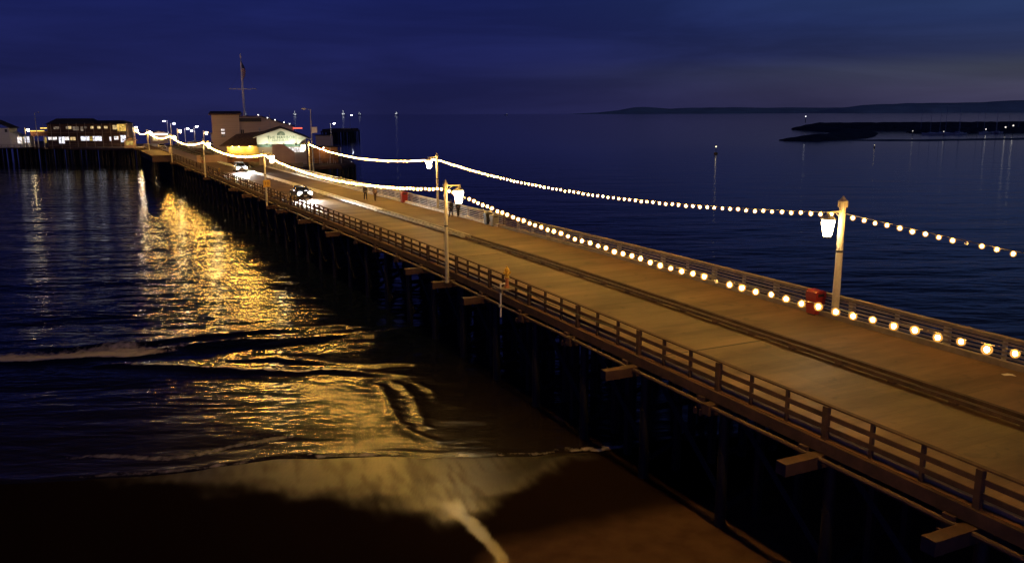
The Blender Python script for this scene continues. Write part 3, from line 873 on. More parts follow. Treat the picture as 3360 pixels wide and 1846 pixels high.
# roof: two slopes running back, with barge boards
def roof_slopes(e, x0, z0, xr, zr, x1, z1, y0, y1, m, th=.18, name='roof'):
    k = MB()
    k.prism([(x0, z0), (xr, zr), (xr, zr + th), (x0, z0 + th)], XZ, y0, y1)
    k.prism([(xr + .004, zr), (x1, z1), (x1, z1 + th), (xr + .004, zr + th)], XZ, y0, y1)
    return k.build(name, m, e)
rf = roof_slopes(rest, -5.1, 5.62, .34, 7.36, 5.9, 5.22, -.55, 26, M_roof_k)
MB().prism([(-5.1, 5.45), (.34, 7.2), (5.9, 5.05), (5.9, 5.22), (.34, 7.36), (-5.1, 5.62)], XZ, -.62, -.551).build('barge_board', M_wall_w, rest)
# soffit beam and recessed front with its lit windows
MB().bx(-4.4, 5.2, -.05, 2.0, 3.72, 4.25).build('soffit', M_green, rest)
fr = MB().bx(-4.2, 5.2, 2.0, 2.2, 0, 3.72).build('front_wall', M_wall_g, rest)
for i in range(5):
    x = -.35 + i * 1.02
    wdw = MB().bx(x, x + .94, 1.93, 1.99, 2.55, 3.52).build('window', W_white, rest)
    k = MB().bx(x - .04, x, 1.90, 1.999, 2.5, 3.56).bx(x + .45, x + .49, 1.90, 1.929, 2.5, 3.56).bx(x + .94, x + .98, 1.90, 1.999, 2.5, 3.56)
    k.build('frame', M_green, wdw)
MB().bx(-4.2, 5.2, 2.21, 26, 0, 5.3).build('hall', M_wall_g, rest)
# flood lamps under the sign
for x in (-2.6, .8, 3.0):
    fl = MB().tube([(x, -.1, 4.2), (x, -.9, 4.12), (x, -1.0, 4.0)], .03, 6).lathe((x, -1.0, 3.9), [(.10, 0), (.14, .12), (.05, .16)], 8).build('sign_lamp', M_iron, rest)
    light('SPOT', 'sign_light', rest, (x, -1.9, 3.7), 420, (.93, 1.0, .74), spot_size=R(120), spot_blend=.8, shadow_soft_size=.1, rot=(R(122), 0, 0))
# porch wing on the pier side, hip roof, yellow wall under the eave
T_ = lambda x, y: Vector((x - 11.8, y + 13.2, 0)) + Vector((3.57, 0.0, 0)) * 0
ox, oy = -7.7, 15.9          # porch origin seen from the restaurant origin
def PX(x): return ox + x
def PY(y): return oy + y
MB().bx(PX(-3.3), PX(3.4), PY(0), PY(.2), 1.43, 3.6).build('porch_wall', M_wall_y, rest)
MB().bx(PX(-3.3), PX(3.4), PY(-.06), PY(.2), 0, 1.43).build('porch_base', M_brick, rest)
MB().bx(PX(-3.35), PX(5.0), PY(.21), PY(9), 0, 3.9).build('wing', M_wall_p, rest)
k = MB()
a = [(PX(-4.6), PY(-1.6), 3.62), (PX(4.4), PY(-1.6), 3.62), (PX(4.4), PY(9), 3.62), (PX(-4.6), PY(9.6), 3.62), (PX(-1.2), PY(3.6), 5.9), (PX(4.4), PY(3.6), 6.5)]
k.add(a, [(0, 1, 5, 4), (3, 0, 4), (1, 2, 5), (2, 3, 4, 5), (3, 2, 1, 0)])
k.build('porch_roof', M_roof_b, rest)
MB().bx(PX(-4.6), PX(4.4), PY(-1.72), PY(-1.61), 3.42, 3.74).build('fascia', M_roof_b, rest)
MB().tube([(PX(3.7), PY(3.4), 6.0), (PX(3.7), PY(3.4), 7.1)], .16, 8).bx(PX(3.45), PX(3.95), PY(3.1), PY(3.7), 7.1, 7.25).build('vent_pipe', M_grey, rest)
MB().tube([(PX(6.0), PY(6), 5.5), (PX(6.0), PY(6), 10.6)], .04, 6).build('aerial', M_grey, rest)
for x in (-2.0, -.75, 1.5):
    dl = MB().lathe((PX(x), PY(-.75), 3.40), [(.09, 0), (.16, .10), (.12, .2)], 8).build('eave_lamp', M_iron, rest)
    MB().lathe((PX(x), PY(-.75), 3.33), [(.05, 0), (.10, .03), (.12, .065)], 8).build('lamp_glass', emit('eave lamp glass', (1, .75, .30), 60), dl)
    light('POINT', 'eave_light', rest, (PX(x), PY(-.75), 3.1), 170, (1.0, .70, .22), shadow_soft_size=.12)
# pale poster board / doorway by the porch, yellow lamplight put in as glow
d_ = MB().bx(PX(3.45), PX(4.65), PY(-3.4), PY(-3.3), .25, 2.3).build('menu_board', lit_window('menu board glow', (1.0, .78, .40), .7), rest)
MB().bx(PX(3.6), PX(4.3), PY(-3.43), PY(-3.405), 1.0, 1.7).build('picture', M_brick, d_)
# entry annex with a sloping top
MB().prism([(-1.6, 0), (2.55, 0), (2.55, 2.9), (.5, 4.3), (-.3, 4.38), (-1.6, 4.2)], XZ, -6.0, -2.2).build('annex', M_wall_p, rest)
# low wall along the pier in front of the porch
MB().bx(PX(-9.5), PX(-3.36), PY(.5), PY(.8), 0, 1.6).build('low_wall', M_wall_p, rest)
MB().bx(-2.0, 4.0, -7.6, -7.45, 0, .9).build('low_fence', M_wood_g, rest)

# ---- terrace hung off the seaward side
ter = empty('dining_terrace', rest.matrix_basis @ Vector((7.6, 3.5, 0)) , R(16), 'open dining terrace lit orange on the right of the restaurant', 'terrace')
ter.location = Matrix.Rotation(R(16), 3, 'Z') @ Vector((8.2, 3.5, 0)) + Vector((-46.3, 167.7, DECK))
MB().bx(-2.7, 5.5, -1.5, 7, -.4, 0.0).build('deck', M_wood_d, ter)
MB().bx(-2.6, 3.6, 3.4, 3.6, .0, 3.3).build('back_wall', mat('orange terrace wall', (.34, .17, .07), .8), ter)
MB().bx(-2.7, 4.2, 1.2, 4.2, 3.3, 3.5).build('roof', M_roof_k, ter)
k = MB()
for x in (-2.6, -.4, 1.8, 4.0): k.bx(x, x + .12, 1.3, 1.42, 0, 3.3)
k.build('post', M_white, ter)
k = MB().bx(-2.7, 5.5, -1.5, -1.4, .95, 1.05).bx(-2.7, 5.5, -1.48, -1.42, .5, .56)
for i in range(9): k.bx(-2.7 + i, -2.62 + i, -1.5, -1.42, 0, .95)
k.build('terrace_railing', M_wood_d, ter)
light('POINT', 'terrace_light', ter, (.6, 2.4, 3.0), 60, (1, .55, .25), shadow_soft_size=.2)
MB().lathe((.6, 2.4, 3.1), [(.05, 0), (.16, .05), (.12, .18)], 8).build('terrace_lamp', emit('terrace lamp glass', (1, .7, .4), 25), ter)
for i, x in enumerate((-1.7, -.2, 1.4, 2.6)):
    c = empty('chair', ter.location + Matrix.Rotation(R(16), 3, 'Z') @ Vector((x, .5, 0)), R(16 + 90 * (i % 2 * 2 - 1)), None, 'chair', 'white chairs on the dining terrace')
    c['label'] = ('white chair on the orange lit terrace, nearest the restaurant', 'white chair on the terrace, second from the restaurant',
                  'white chair on the terrace, second from the sea end', 'white chair on the terrace at its sea end')[i]
    MB().bx(-.24, .24, -.24, .24, .43, .48).build('seat', M_white, c)
    MB().box((0, .23, .8), (.46, .05, .7)).build('backrest', M_white, c)
    for a_ in (-.2, .2):
        for b_ in (-.2, .2): MB().box((a_, b_, .21), (.05, .05, .43)).build('leg', M_white, c)

# ---- big tan building behind
gb = empty('tan_building', (-70.3, 219.0, DECK), R(16), 'tall plain tan building with a flat eaved roof and a long stepped wing', 'building')
MB().bx(-7.2, -.4, 0, 12, 0, 10.0).build('tower', M_wall_g, gb)
k = MB().bx(-7.8, .1, -.7, 12.5, 10.0, 10.3)
k.add([(-7.8, -.7, 10.3), (.1, -.7, 10.3), (.1, 12.5, 10.3), (-7.8, 12.5, 10.3), (-7.5, 2, 11.0), (-.2, 2, 11.0), (-.2, 9, 11.0), (-7.5, 9, 11.0)],
      [(0, 1, 5, 4), (1, 2, 6, 5), (2, 3, 7, 6), (3, 0, 4, 7), (4, 5, 6, 7)])
k.build('roof', M_roof_b, gb)
MB().prism([(-.4, 0), (13.2, 0), (13.2, 6.9), (9, 8.2), (5.2, 9.4), (-.4, 9.5)], XZ, .6, 11).build('wing', M_wall_g, gb)
MB().prism([(5.2, 9.45), (13.6, 6.9), (13.6, 7.1), (5.2, 9.7)], XZ, .2, 11.4).build('wing_roof', M_roof_k, gb)
MB().bx(-.4, 5.1, .1, .55, 8.25, 9.2).build('balcony', M_dark, gb)
MB().bx(-.4, 5.2, .3, 11.2, 9.5, 9.75).build('parapet', M_roof_b, gb)
for z, h in ((6.02, .45), (5.2, .42), (4.6, .3)):
    f_ = MB().bx(-5.0, -4.15, -.06, -.005, z, z + h).build('window', W_white if z > 5 else W_dim, gb)
    MB().bx(-5.12, -4.03, -.05, -.002, z - .08, z).build('sill', M_dark, f_)
for x in (-.2, .25): MB().bx(x, x + .3, .53, .595, 5.2, 6.2).build('window', M_dark, gb)
MB().bx(-7.26, -7.205, 3.0, 4.2, 5.5, 9.2).build('side_window', M_dark, gb)
MB().bx(-7.26, -7.205, 1.0, 1.35, 3.5, 9.0).build('corner_board', M_white, gb)
for x, y, z in ((4.4, .3, 9.9), (6.7, .1, 9.15), (8.6, .1, 8.6), (10.8, .1, 7.95), (12.2, .1, 7.55)):
    l_ = MB().tube([(x, y, z - .4), (x, y, z)], .03, 6).build('eave_light', M_iron, gb)
    MB().ico((x, y, z + .08), .11, 1).build('lamp_glass', emit('small white lamp', (1, .92, .82), 9), l_)
MB().tube([(13.0, .2, 6.5), (15.4, .2, 6.5)], .14, 8).build('neon_sign', emit('red tube light', (1, .12, .06), 2.2), gb)
# flagpole with yard
fp = empty('flagpole', (-73.9, 233.6, DECK), R(16), 'tall white flagpole with a cross yard rising behind the tan building', 'flagpole')
MB().tube([(.12, 0, 0), (.06, 0, 16), (0, 0, 26.2)], [.32, .26, .13], 8).build('pole', M_white, fp, smooth=True)
MB().tube([(-3.5, 0, 17.0), (3.6, 0, 17.0)], .12, 6).build('yard', M_white, fp)
MB().ico((0, 0, 26.3), .16, 1).build('ball', M_white, fp)
k = MB()
for sx in (-3.4, 3.5): k.tube([(sx, 0, 17.0), (.04, 0, 22)], .012, 4)
k.build('stay', M_iron, fp)
# flag, limp, its folds hanging
mf = bpy.data.materials.new('striped flag cloth'); mf.use_nodes = True
t = mf.node_tree; b = t.nodes['Principled BSDF']; b.inputs['Roughness'].default_value = .9
co = t.nodes.new('ShaderNodeTexCoord'); sp_ = t.nodes.new('ShaderNodeSeparateXYZ'); t.links.new(co.outputs['Object'], sp_.inputs[0])
ad_ = t.nodes.new('ShaderNodeMath'); ad_.operation = 'MULTIPLY_ADD'; ad_.inputs[1].default_value = .9
t.links.new(sp_.outputs['X'], ad_.inputs[0]); t.links.new(sp_.outputs['Z'], ad_.inputs[2])
mm = t.nodes.new('ShaderNodeMath'); mm.operation = 'PINGPONG'; mm.inputs[1].default_value = .30; t.links.new(ad_.outputs[0], mm.inputs[0])
gt = t.nodes.new('ShaderNodeMath'); gt.operation = 'GREATER_THAN'; gt.inputs[1].default_value = .15; t.links.new(mm.outputs[0], gt.inputs[0])
mc = t.nodes.new('ShaderNodeMix'); mc.data_type = 'RGBA'; mc.inputs[6].default_value = (.35, .03, .035, 1); mc.inputs[7].default_value = (.6, .58, .56, 1)
t.links.new(gt.outputs[0], mc.inputs[0])
g2 = t.nodes.new('ShaderNodeMath'); g2.operation = 'GREATER_THAN'; g2.inputs[1].default_value = 3.0; t.links.new(sp_.outputs['Z'], g2.inputs[0])
mc2 = t.nodes.new('ShaderNodeMix'); mc2.data_type = 'RGBA'; mc2.inputs[7].default_value = (.02, .03, .12, 1)
t.links.new(g2.outputs[0], mc2.inputs[0]); t.links.new(mc.outputs[2], mc2.inputs[6]); t.links.new(mc2.outputs[2], b.inputs['Base Color'])
k = MB(); nu, nv = 10, 16; vs = []
for a_ in (0, .02):
    for j in range(nv + 1):
        for i in range(nu + 1):
            q = j / nv
            vs.append((.10 + (.20 + .75 * math.sin(math.pi * min(1, q * 1.1)) ** .8) * i / nu, .22 * math.sin(i * 1.5 + q * 2) * (i / nu) + a_, q * 4.8))
W1 = (nu + 1); H1 = (nv + 1) * W1; fs = []
for j in range(nv):
    for i in range(nu):
        q = j * W1 + i
        fs += [(q, q + 1, q + W1 + 1, q + W1), (H1 + q + W1, H1 + q + W1 + 1, H1 + q + 1, H1 + q)]
k.add(vs, fs)
fl = k.build('flag', mf, None, loc=(-73.9, 233.6, DECK + 19.5), rz=R(16), smooth=True)
tag(fl, 'limp striped red and white flag with blue canton hanging from the flagpole', 'flag')

# ---- the long two-storey restaurant on the side wharf
mb_ = empty('wharf_restaurant', (-143.8, 269.0 + 3, DECK), R(14), 'long dark two storey wharf restaurant with lit windows at far left', 'building')
MB().bx(-5.8, 17.6, 0, 13, 0, 4.6).build('ground_floor', M_wood_d, mb_)
MB().bx(-5.8, 17.6, .4, 13, 4.6, 7.3).build('upper_floor', M_wood_d, mb_)
k = MB().add([(-6.4, -.3, 7.3), (8.5, -.3, 7.3), (8.5, 13.4, 7.3), (-6.4, 13.4, 7.3), (-3.5, 3, 9.1), (6.0, 3, 9.1), (6, 10, 9.1), (-3.5, 10, 9.1)],
             [(0, 1, 5, 4), (1, 2, 6, 5), (2, 3, 7, 6), (3, 0, 4, 7), (4, 5, 6, 7), (3, 2, 1, 0)])
k.add([(8.51, -.3, 7.3), (18.2, -.3, 7.3), (18.2, 13.4, 7.3), (8.51, 13.4, 7.3), (7.6, 3, 8.4), (15.6, 3, 8.4), (15.6, 10, 8.4), (7.6, 10, 8.4)],
      [(0, 1, 5, 4), (1, 2, 6, 5), (2, 3, 7, 6), (3, 0, 4, 7), (4, 5, 6, 7), (3, 2, 1, 0)])
k.build('roof', M_roof_k, mb_)
MB().bx(-6, 17.9, -1.4, .3, 4.5, 4.7).build('awning', M_roof_b, mb_)
for x0, x1, z0, z1, m in ((-3.9, -2.3, 5.75, 6.55, W_dim), (-.3, .35, 5.8, 6.6, W_dim), (.4, 1.3, 5.75, 6.65, W_warm), (1.7, 2.5, 5.3, 6.5, W_dim), (2.55, 3.5, 5.3, 6.5, W_dim),
                       (4.0, 4.8, 5.1, 6.5, W_dim), (5.2, 5.9, 5.9, 6.6, W_dim), (7.0, 7.95, 5.85, 6.6, W_warm), (9.05, 10.0, 5.85, 6.6, W_warm), (11.1, 12.1, 5.85, 6.6, W_warm), (13.7, 15.6, 5.55, 6.9, W_warm)):
    f_ = MB().bx(x0, x1, .30, .395, z0, z1).build('window', m, mb_)
    MB().bx(x0 - .1, x1 + .1, .26, .299, z0 - .1, z0).build('sill', M_wood_d, f_)
for x0, x1, z0, z1, m in ((-7.0, -6.5, 1.4, 3.3, W_yel), (-5.7, -4.5, 2.4, 3.3, W_white), (-4.4, -3.2, 2.3, 3.3, W_white), (-2.6, -.95, 1.2, 3.3, W_blue), (-.8, .4, 2.2, 3.3, W_white), (.8, 2.3, 2.2, 3.2, W_warm),
                          (3.9, 6.4, 2.0, 3.4, W_blue), (6.5, 7.4, 2.0, 3.3, W_yel), (7.5, 10.1, 1.9, 3.4, W_blue), (12.5, 13.0, 1.9, 3.2, W_blue), (13.9, 15.2, 2.2, 3.3, W_white), (15.9, 17.4, 1.4, 3.6, W_blue)):
    y_ = -.10 if x0 > -5.8 else .9
    f_ = MB().bx(x0, x1, y_, y_ + .095, z0, z1).build('window', m, mb_)
    MB().bx((x0 + x1) / 2 - .03, (x0 + x1) / 2 + .03, y_ - .04, y_ - .001, z0, z1).build('mullion', M_wood_d, f_)
tr_ = MB().bx(15.2, 17.7, -.5, .0, 5.0, 7.2).build('corner_sign', lit_window('yellow lit corner', (1, .62, .14), .8), mb_)
# canopy wing at its left end
MB().bx(-11.0, -5.85, 1, 9, 3.6, 5.1).build('canopy', M_brick, mb_)
MB().bx(-11.0, -6.9, .88, .99, 5.1, 5.35).build('lit_fascia', emit('yellow strip light', (1, .62, .10), 2.2), mb_)
MB().bx(-7.6, -5.7, -.4, -.25, 6.0, 6.25).build('lit_bar', emit('yellow strip light', (1, .62, .10), 2.2), mb_)
for x in (-10.3, -9.1, -7.4): MB().bx(x, x + .18, 1.1, 1.28, 0, 3.6).build('column', M_white, mb_)
# row of thin masts along the rail in front
mast_me = MB().tube([(0, 0, -.4), (0, 0, 7.6)], [.07, .045], 6).lathe((0, 0, 7.6), [(.09, 0), (.02, .12)], 6).mesh('mast', M_wood_p)
for i, x in enumerate((-6.2, -4.0, -1.3, 1.05, 3.5, 6.0, 8.5, 11.0, 13.5, 16.2, 18.6)):
    o = bpy.data.objects.new('mast', mast_me); col.objects.link(o)
    o.location = Matrix.Rotation(R(14), 3, 'Z') @ Vector((x, -2.4, 0)) + mb_.location
    tag(o, None, 'mast', 'bare masts along the rail of the side wharf')
    o['label'] = ('bare mast at the left end of the row before the dark restaurant', 'bare mast, second from the left before the dark restaurant', 'bare mast, third from the left before the dark restaurant',
                  'bare mast, fourth from the left before the dark restaurant', 'bare mast, fifth from the left before the dark restaurant', 'bare mast in the middle of the row before the dark restaurant',
                  'bare mast, fifth from the right before the dark restaurant', 'bare mast, fourth from the right before the dark restaurant', 'bare mast, third from the right before the dark restaurant',
                  'bare mast, second from the right by the yellow lit corner', 'bare mast at the right end of the row by the pier')[i]
# rail of the side wharf
sr = empty('wharf_railing', mb_.location, R(14), 'low railing along the edge of the side wharf below the lit windows', 'railing')
for i in range(24): MB().bx(-24 + i * 1.8, -23.92 + i * 1.8, -2.9, -2.8, 0, 1.0).build('post', M_wood_d, sr)
MB().bx(-24, 19, -2.92, -2.78, 1.0, 1.08).bx(-24, 19, -2.88, -2.82, .5, .6).build('rails', M_wood_g, sr)
# white lit notice hung on the wharf edge
nb_ = MB().bx(-.45, .45, -.06, 0, -.6, .5).build('notice_board', M_white, None, loc=mb_.location + Matrix.Rotation(R(14), 3, 'Z') @ Vector((18.2, -3.0, -.3)), rz=R(14))
tag(nb_, 'small white notice board on the wharf edge below the lit windows', 'sign')
# white two-storey house at the frame edge
wh = empty('white_house', (-143.8, 272.0, DECK), R(14), 'white boarded house with a gable at the left edge, bright windows beside it', 'building')
MB().bx(-26, -17.4, 2, 10, 0, 6.2).build('wall', M_wall_w, wh)
roof_slopes(wh, -27, 6.1, -22, 8.6, -16.8, 6.1, 1.4, 10.6, M_roof_k)
MB().prism([(-17.39, 0), (-14.0, 0), (-14.0, 3.5), (-17.39, 5.0)], XZ, 2.2, 9).build('lean_to', M_wall_w, wh)
MB().bx(-18.6, -17.9, 1.93, 1.995, 4.9, 5.9).build('window', M_dark, wh)
MB().bx(-17.1, -15.7, 1.93, 2.19, 0, .06).bx(-17.2, -17.0, 1.96, 2.15, .1, 2.9).build('door_frame', M_white, wh)
f_ = MB().bx(-15.3, -14.1, 2.10, 2.19, 1.3, 3.3).build('window', W_white, wh); MB().bx(-14.7, -14.65, 2.05, 2.099, 1.3, 3.3).build('mullion', M_white, f_)
f_ = MB().bx(-13.7, -12.4, 3.9, 4.0, 1.5, 3.3).build('window', W_blue, wh); MB().bx(-13.1, -13.05, 3.85, 3.899, 1.5, 3.3).build('mullion', M_white, f_)
MB().bx(-13.95, -12.2, 4.01, 9, 0, 3.6).build('shop_wing', M_white, wh)
# ---- lamps on the wharf
def tall_lamp(loc, h, rz, label, on=True, arm=.9, grp='tall white lamps on the wharf'):
    e = empty('area_lamp', loc, rz, label, 'lamp post', grp)
    MB().tube([(0, 0, 0), (0, 0, h)], [.13, .08], 8).build('pole', M_grey, e)
    MB().tube([(0, 0, h), (arm, 0, h + .1)], .04, 6).build('arm', M_grey, e)
    hd = MB().box((arm + .2, 0, h + .12), (.75, .38, .16)).build('lamp_head', M_grey, e)
    if on:
        MB().ico((arm + .2, 0, h - .04), .24, 2, 0, (1.3, .9, .6)).build('lamp_glass', M_flood, hd)
    else:
        MB().ico((arm + .2, 0, h + .0), .16, 2, 0, (1.5, .8, .5)).build('lamp_glass', M_white, hd)
    return e
for (x, y, h, a, txt) in ((-124.8, 305.5, 8.0, 180, 'tallest lit white lamp over the far plaza'), (-112.6, 278.2, 7.3, 10, 'lit white lamp just right of the tallest plaza lamp'),
                          (-119.5, 307.6, 5.2, 0, 'lit lamp over the parked cars beside the tan building'), (-117.0, 310.0, 5.9, 20, 'small lit lamp behind the lamp over the parked cars'),
                          (-112.8, 299.5, 4.6, 180, 'low lit lamp nearest the tan building corner'), (-54.6, 254.2, 7.4, 0, 'lit lamp on a thin pole over the sea right of the restaurant'),
                          (-123.1, 273.6, 6.3, 0, 'lit lamp above the end of the bulb string')):
    tall_lamp((x, y, DECK), h, R(a), txt)
tall_lamp((-54.0 * 1.9, 274.7 * 1.95, DECK), 9.6, R(0), 'lit lamp at the far dark end of the wharf')
tall_lamp(Vector((-151.5, 268.3, DECK)), 11.0, R(14), 'tall unlit white lamp standing before the dark restaurant', False)
M3 = tall_lamp(Vector((-34.7, 145.9, DECK)), 10.9, R(196), 'tall thin unlit lamp mast behind the footway by the restaurant', False)
sb = MB().bx(-.45, .45, -.08, .08, -.5, .5).build('sign_box', M_white, None, loc=(-34.15, 145.8, DECK + 7.4), rz=R(16)); tag(sb, 'small white square box high on the thin lamp mast', 'sign')
MB().tube([(-.55, .06, 0), (-.46, 0, 0)], .03, 6).build('bracket', M_grey, sb)
# short wharf lantern post by the white house
e = empty('wharf_lantern', Matrix.Rotation(R(14), 3, 'Z') @ Vector((-11.9, -1, 0)) + mb_.location, R(14), 'glowing lantern post between the white house and the yellow lit canopy', 'lamp post')
MB().tube([(0, 0, 0), (0, 0, 6.4)], [.16, .13], 8).build('pole', M_pole, e)
MB().box((.5, 0, 6.2), (1.0, .07, .08)).build('arm', M_pole, e)
lantern_parts(e, 5.65, .9)
# plaza lanterns
for i, (s, t, txt) in enumerate(((262, 33, 'glowing lantern post in the plaza behind the white van'), (300, 30, 'glowing lantern post at the far end of the plaza'), (285, 19.5, 'glowing lantern post where the road meets the side wharf'))):
    e = empty('plaza_lantern', P(s, t), head(s), txt, 'lamp post', 'lantern posts in the plaza')
    MB().tube([(0, 0, 0), (0, 0, 5.6)], [.14, .11], 8).build('pole', M_pole, e)
    MB().box((.45, 0, 5.4), (.9, .07, .08)).build('arm', M_pole, e)
    lantern_parts(e, 4.85, .85)
# kiosks on the plaza
def kiosk(loc, rz, sx, sy, h, wall, win, label, fascia=None):
    e = empty('kiosk', loc, rz, label, 'building', 'small buildings on the plaza')
    MB().bx(-sx / 2, sx / 2, 0, sy, 0, h).build('wall', wall, e)
    roof_slopes(e, -sx / 2 - .5, h, 0, h + 1.0, sx / 2 + .5, h, -.4, sy + .4, M_roof_b)
    MB().prism([(-sx / 2, h + .004), (sx / 2, h + .004), (0, h + .95)], XZ, 0, .1).build('gable', wall, e)
    f_ = MB().bx(-sx * .35, sx * .3, -.08, -.003, 1.0, 2.2).build('window', win, e)
    MB().bx(-.04, .04, -.12, -.081, 1.0, 2.2).build('mullion', wall, f_)
    if fascia: MB().bx(-sx / 2, sx / 2, -.55, -.41, h - .3, h + .12).build('lit_fascia', fascia, e)
kiosk((-127.8, 304.2, DECK), R(22), 6.0, 6, 3.4, M_wall_p, W_warm, 'small building with a bright white fascia far down the road', emit('white strip light', (1, .9, .8), 5.0))
kiosk(P(287, 14.5), R(24), 3.2, 4, 2.3, M_wall_p, W_yel, 'small yellow lit hut beside the end of the bulb string')
kiosk((-100, 290, DECK), R(20), 7, 7, 3.6, M_wall_g, W_white, 'low building behind the parked cars left of the tan building')
# low hut seen past the restaurant on the right
k = empty('shed', (-70, 300, DECK), R(12), 'low pale shed out over the sea right of the restaurant', 'building')
MB().bx(0, 6, 0, 6, -1.2, 2.6).build('wall', M_wall_g, k)
MB().bx(-.4, 6.4, -.4, 6.4, 2.6, 2.85).build('roof', M_roof_k, k)
MB().bx(-1, 7, -1, 7, -1.6, -1.2).build('deck', M_wood_d, k)
k2 = MB()
for x in (-.5, 2, 4, 6.5):
    for y in (-.5, 6.5): k2.tube([(x, y, -DECK - .6), (x, y, -1.6)], .18, 6)
k2.build('piles', M_pile, k)
# ---- timber ramp box beside the road
ramp = empty('timber_ramp', P(224, 14.5), head(224), 'broad timber loading platform let into the left edge of the pier', 'platform')
MB().bx(-.2, 4.2, -16, 18, -.5, .85).build('side', M_cap, ramp)
MB().bx(-.5, 4.5, -16.3, 18.3, .85, 1.0).build('top', M_wood_d, ramp)
k = MB()
for i in range(9):
    for x in (0, 4): MB().tube([(x, -15 + i * 4, -DECK - .9), (x, -15 + i * 4, -.5)], .2, 6).build('pile', M_pile, ramp)

# ================================================================== CARS
M_tyre = mat('tyre rubber', (.02, .02, .02), .85); M_rim = mat('alloy rim', (.5, .5, .52), .35, .8)
M_glass = mat('car glass', (.02, .022, .028), .08)
M_headl = emit('headlight', (1.0, .96, .90), HEAD)
M_tail = mat('red tail lamp', (.35, .01, .01), .3)
M_plate = mat('number plate', (.6, .6, .55), .5)
def loft(secs, m, name, parent, cap=True):
    """secs: list of (y, [(x,z)...half outline bottom->top]) mirrored; front at -y"""
    k = MB(); n = None; vs = []
    for y, h in secs:
        ring = [Vector((x, y, z)) for x, z in h] + [Vector((-x, y, z)) for x, z in reversed(h)]
        n = len(ring); vs += ring
    fs = []
    for i in range(len(secs) - 1):
        for j in range(n):
            j2 = (j + 1) % n
            fs.append((i * n + j, i * n + j2, (i + 1) * n + j2, (i + 1) * n + j))
    fs += [tuple(range(n)), tuple(range((len(secs) - 1) * n, len(secs) * n))[::-1]]
    return k.add(vs, fs).build(name, m, parent, smooth=True)
def car(loc, rz, paint, label, kind='sedan', lights=False, grp=None, cat='car'):
    """front faces local -Y"""
    e = empty('parked_car' if not lights else 'car', loc, rz, label, cat, grp)
    suv = kind != 'sedan'
    hh = .22 if suv else 0
    bl = .84 + hh * .6
    H_ = lambda wv, zb, zt: [(wv * .86, zb), (wv, zb + .12), (wv, zt - .16), (wv * .93, zt - .04), (wv * .80, zt)]
    loft([(-2.28, H_(.66, .34, .68)), (-2.18, H_(.82, .26, .76)), (-1.7, H_(.89, .22, bl)), (-.9, H_(.91, .21, bl + .07)), (.6, H_(.91, .21, bl + .09)),
          (1.7, H_(.90, .24, bl + .10)), (2.15, H_(.85, .28, bl + .06)), (2.27, H_(.72, .36, bl - .06))], paint, 'body', e)
    zt = 1.42 + hh * 1.5
    G_ = lambda wv, zb, z: [(wv, zb), (wv * .97, zb + (z - zb) * .4), (wv * .86, z - .05), (wv * .7, z)]
    back = 2.2 if suv else 1.75
    loft([(-1.12, G_(.78, bl, bl + .08)), (-.35, G_(.80, bl + .02, zt - .06)), (.1, G_(.80, bl + .02, zt - .02)), (back - .95, G_(.80, bl + .02, zt - .03)), (back - .1, G_(.74, bl + .02, bl + (.5 if suv else .14))),
          (back, G_(.70, bl, bl + .08))], M_glass, 'cabin_glass', e)
    loft([(-.42, [(.62, zt - .10), (.66, zt - .05), (.52, zt + .0)]), (.1, [(.68, zt - .06), (.70, zt - .03), (.55, zt + .035)]), (back - .9, [(.67, zt - .08), (.69, zt - .04), (.54, zt + .02)]),
          (back - .6, [(.60, zt - .16), (.62, zt - .11), (.50, zt - .06)])], paint, 'roof', e)
    k = MB()
    for sx in (-1, 1):
        k.tube([(sx * .77, -1.05, bl + .08), (sx * .665, -.40, zt - .07)], .035, 5)
        k.tube([(sx * .775, .35, bl + .08), (sx * .69, .35, zt - .06)], .035, 5)
    k.build('pillars', paint, e)
    for sx in (-1, 1):
        MB().box((sx * 1.0, -.75, bl + .16), (.20, .10, .14)).build('mirror', paint, e)
        for y in (-1.42, 1.38):
            wv = MB().tube([(sx * .70, y, .33), (sx * .93, y, .33)], .33, 16).build('wheel', M_tyre, e)
            MB().tube([(sx * .925, y, .33), (sx * .945, y, .33)], .21, 10).build('rim', M_rim, wv)
        hl = MB().ico((sx * .62, -2.16, .66 + hh * .4), .23, 2, 0, (1.1, .55, .95)).build('headlight', M_headl if lights else M_rim, e)
        MB().box((sx * .68, 2.2, .78 + hh), (.28, .12, .16)).build('tail_lamp', M_tail, e)
        if lights:
            light('SPOT', 'headlight_beam', e, (sx * .62, -2.46, .70), 5200, (1.0, .97, .90), spot_size=R(78), spot_blend=.9, shadow_soft_size=.09, rot=(R(83), 0, R(180)))
    MB().box((0, -2.25, .52), (.9, .1, .16)).build('grille', M_iron, e)
    MB().box((0, -2.31, .38), (.34, .03, .12)).build('number_plate', M_plate, e)
    return e
P_black = mat('black car paint', (.018, .018, .022), .25); P_silver = mat('silver car paint', (.38, .38, .40), .3, .4)
P_white = mat('white car paint', (.7, .69, .67), .3); P_red = mat('dark red car paint', (.22, .03, .03), .3); P_tan = mat('tan car paint', (.35, .27, .18), .35)
P_blue = mat('blue car paint', (.05, .08, .16), .3)
car(P(103.2, 22.4), head(103), P_black, 'dark sedan with headlights on driving towards shore on the pier road', 'sedan', True)
car(P(156.5, 24.5), head(156), P_silver, 'pale car with headlights on, following behind the dark sedan', 'suv', True)
gp = 'cars parked on the far plaza'
van = empty('parked_van', P(270, 32.0), head(270) + R(84), 'large white van parked side on before the plaza', 'van')
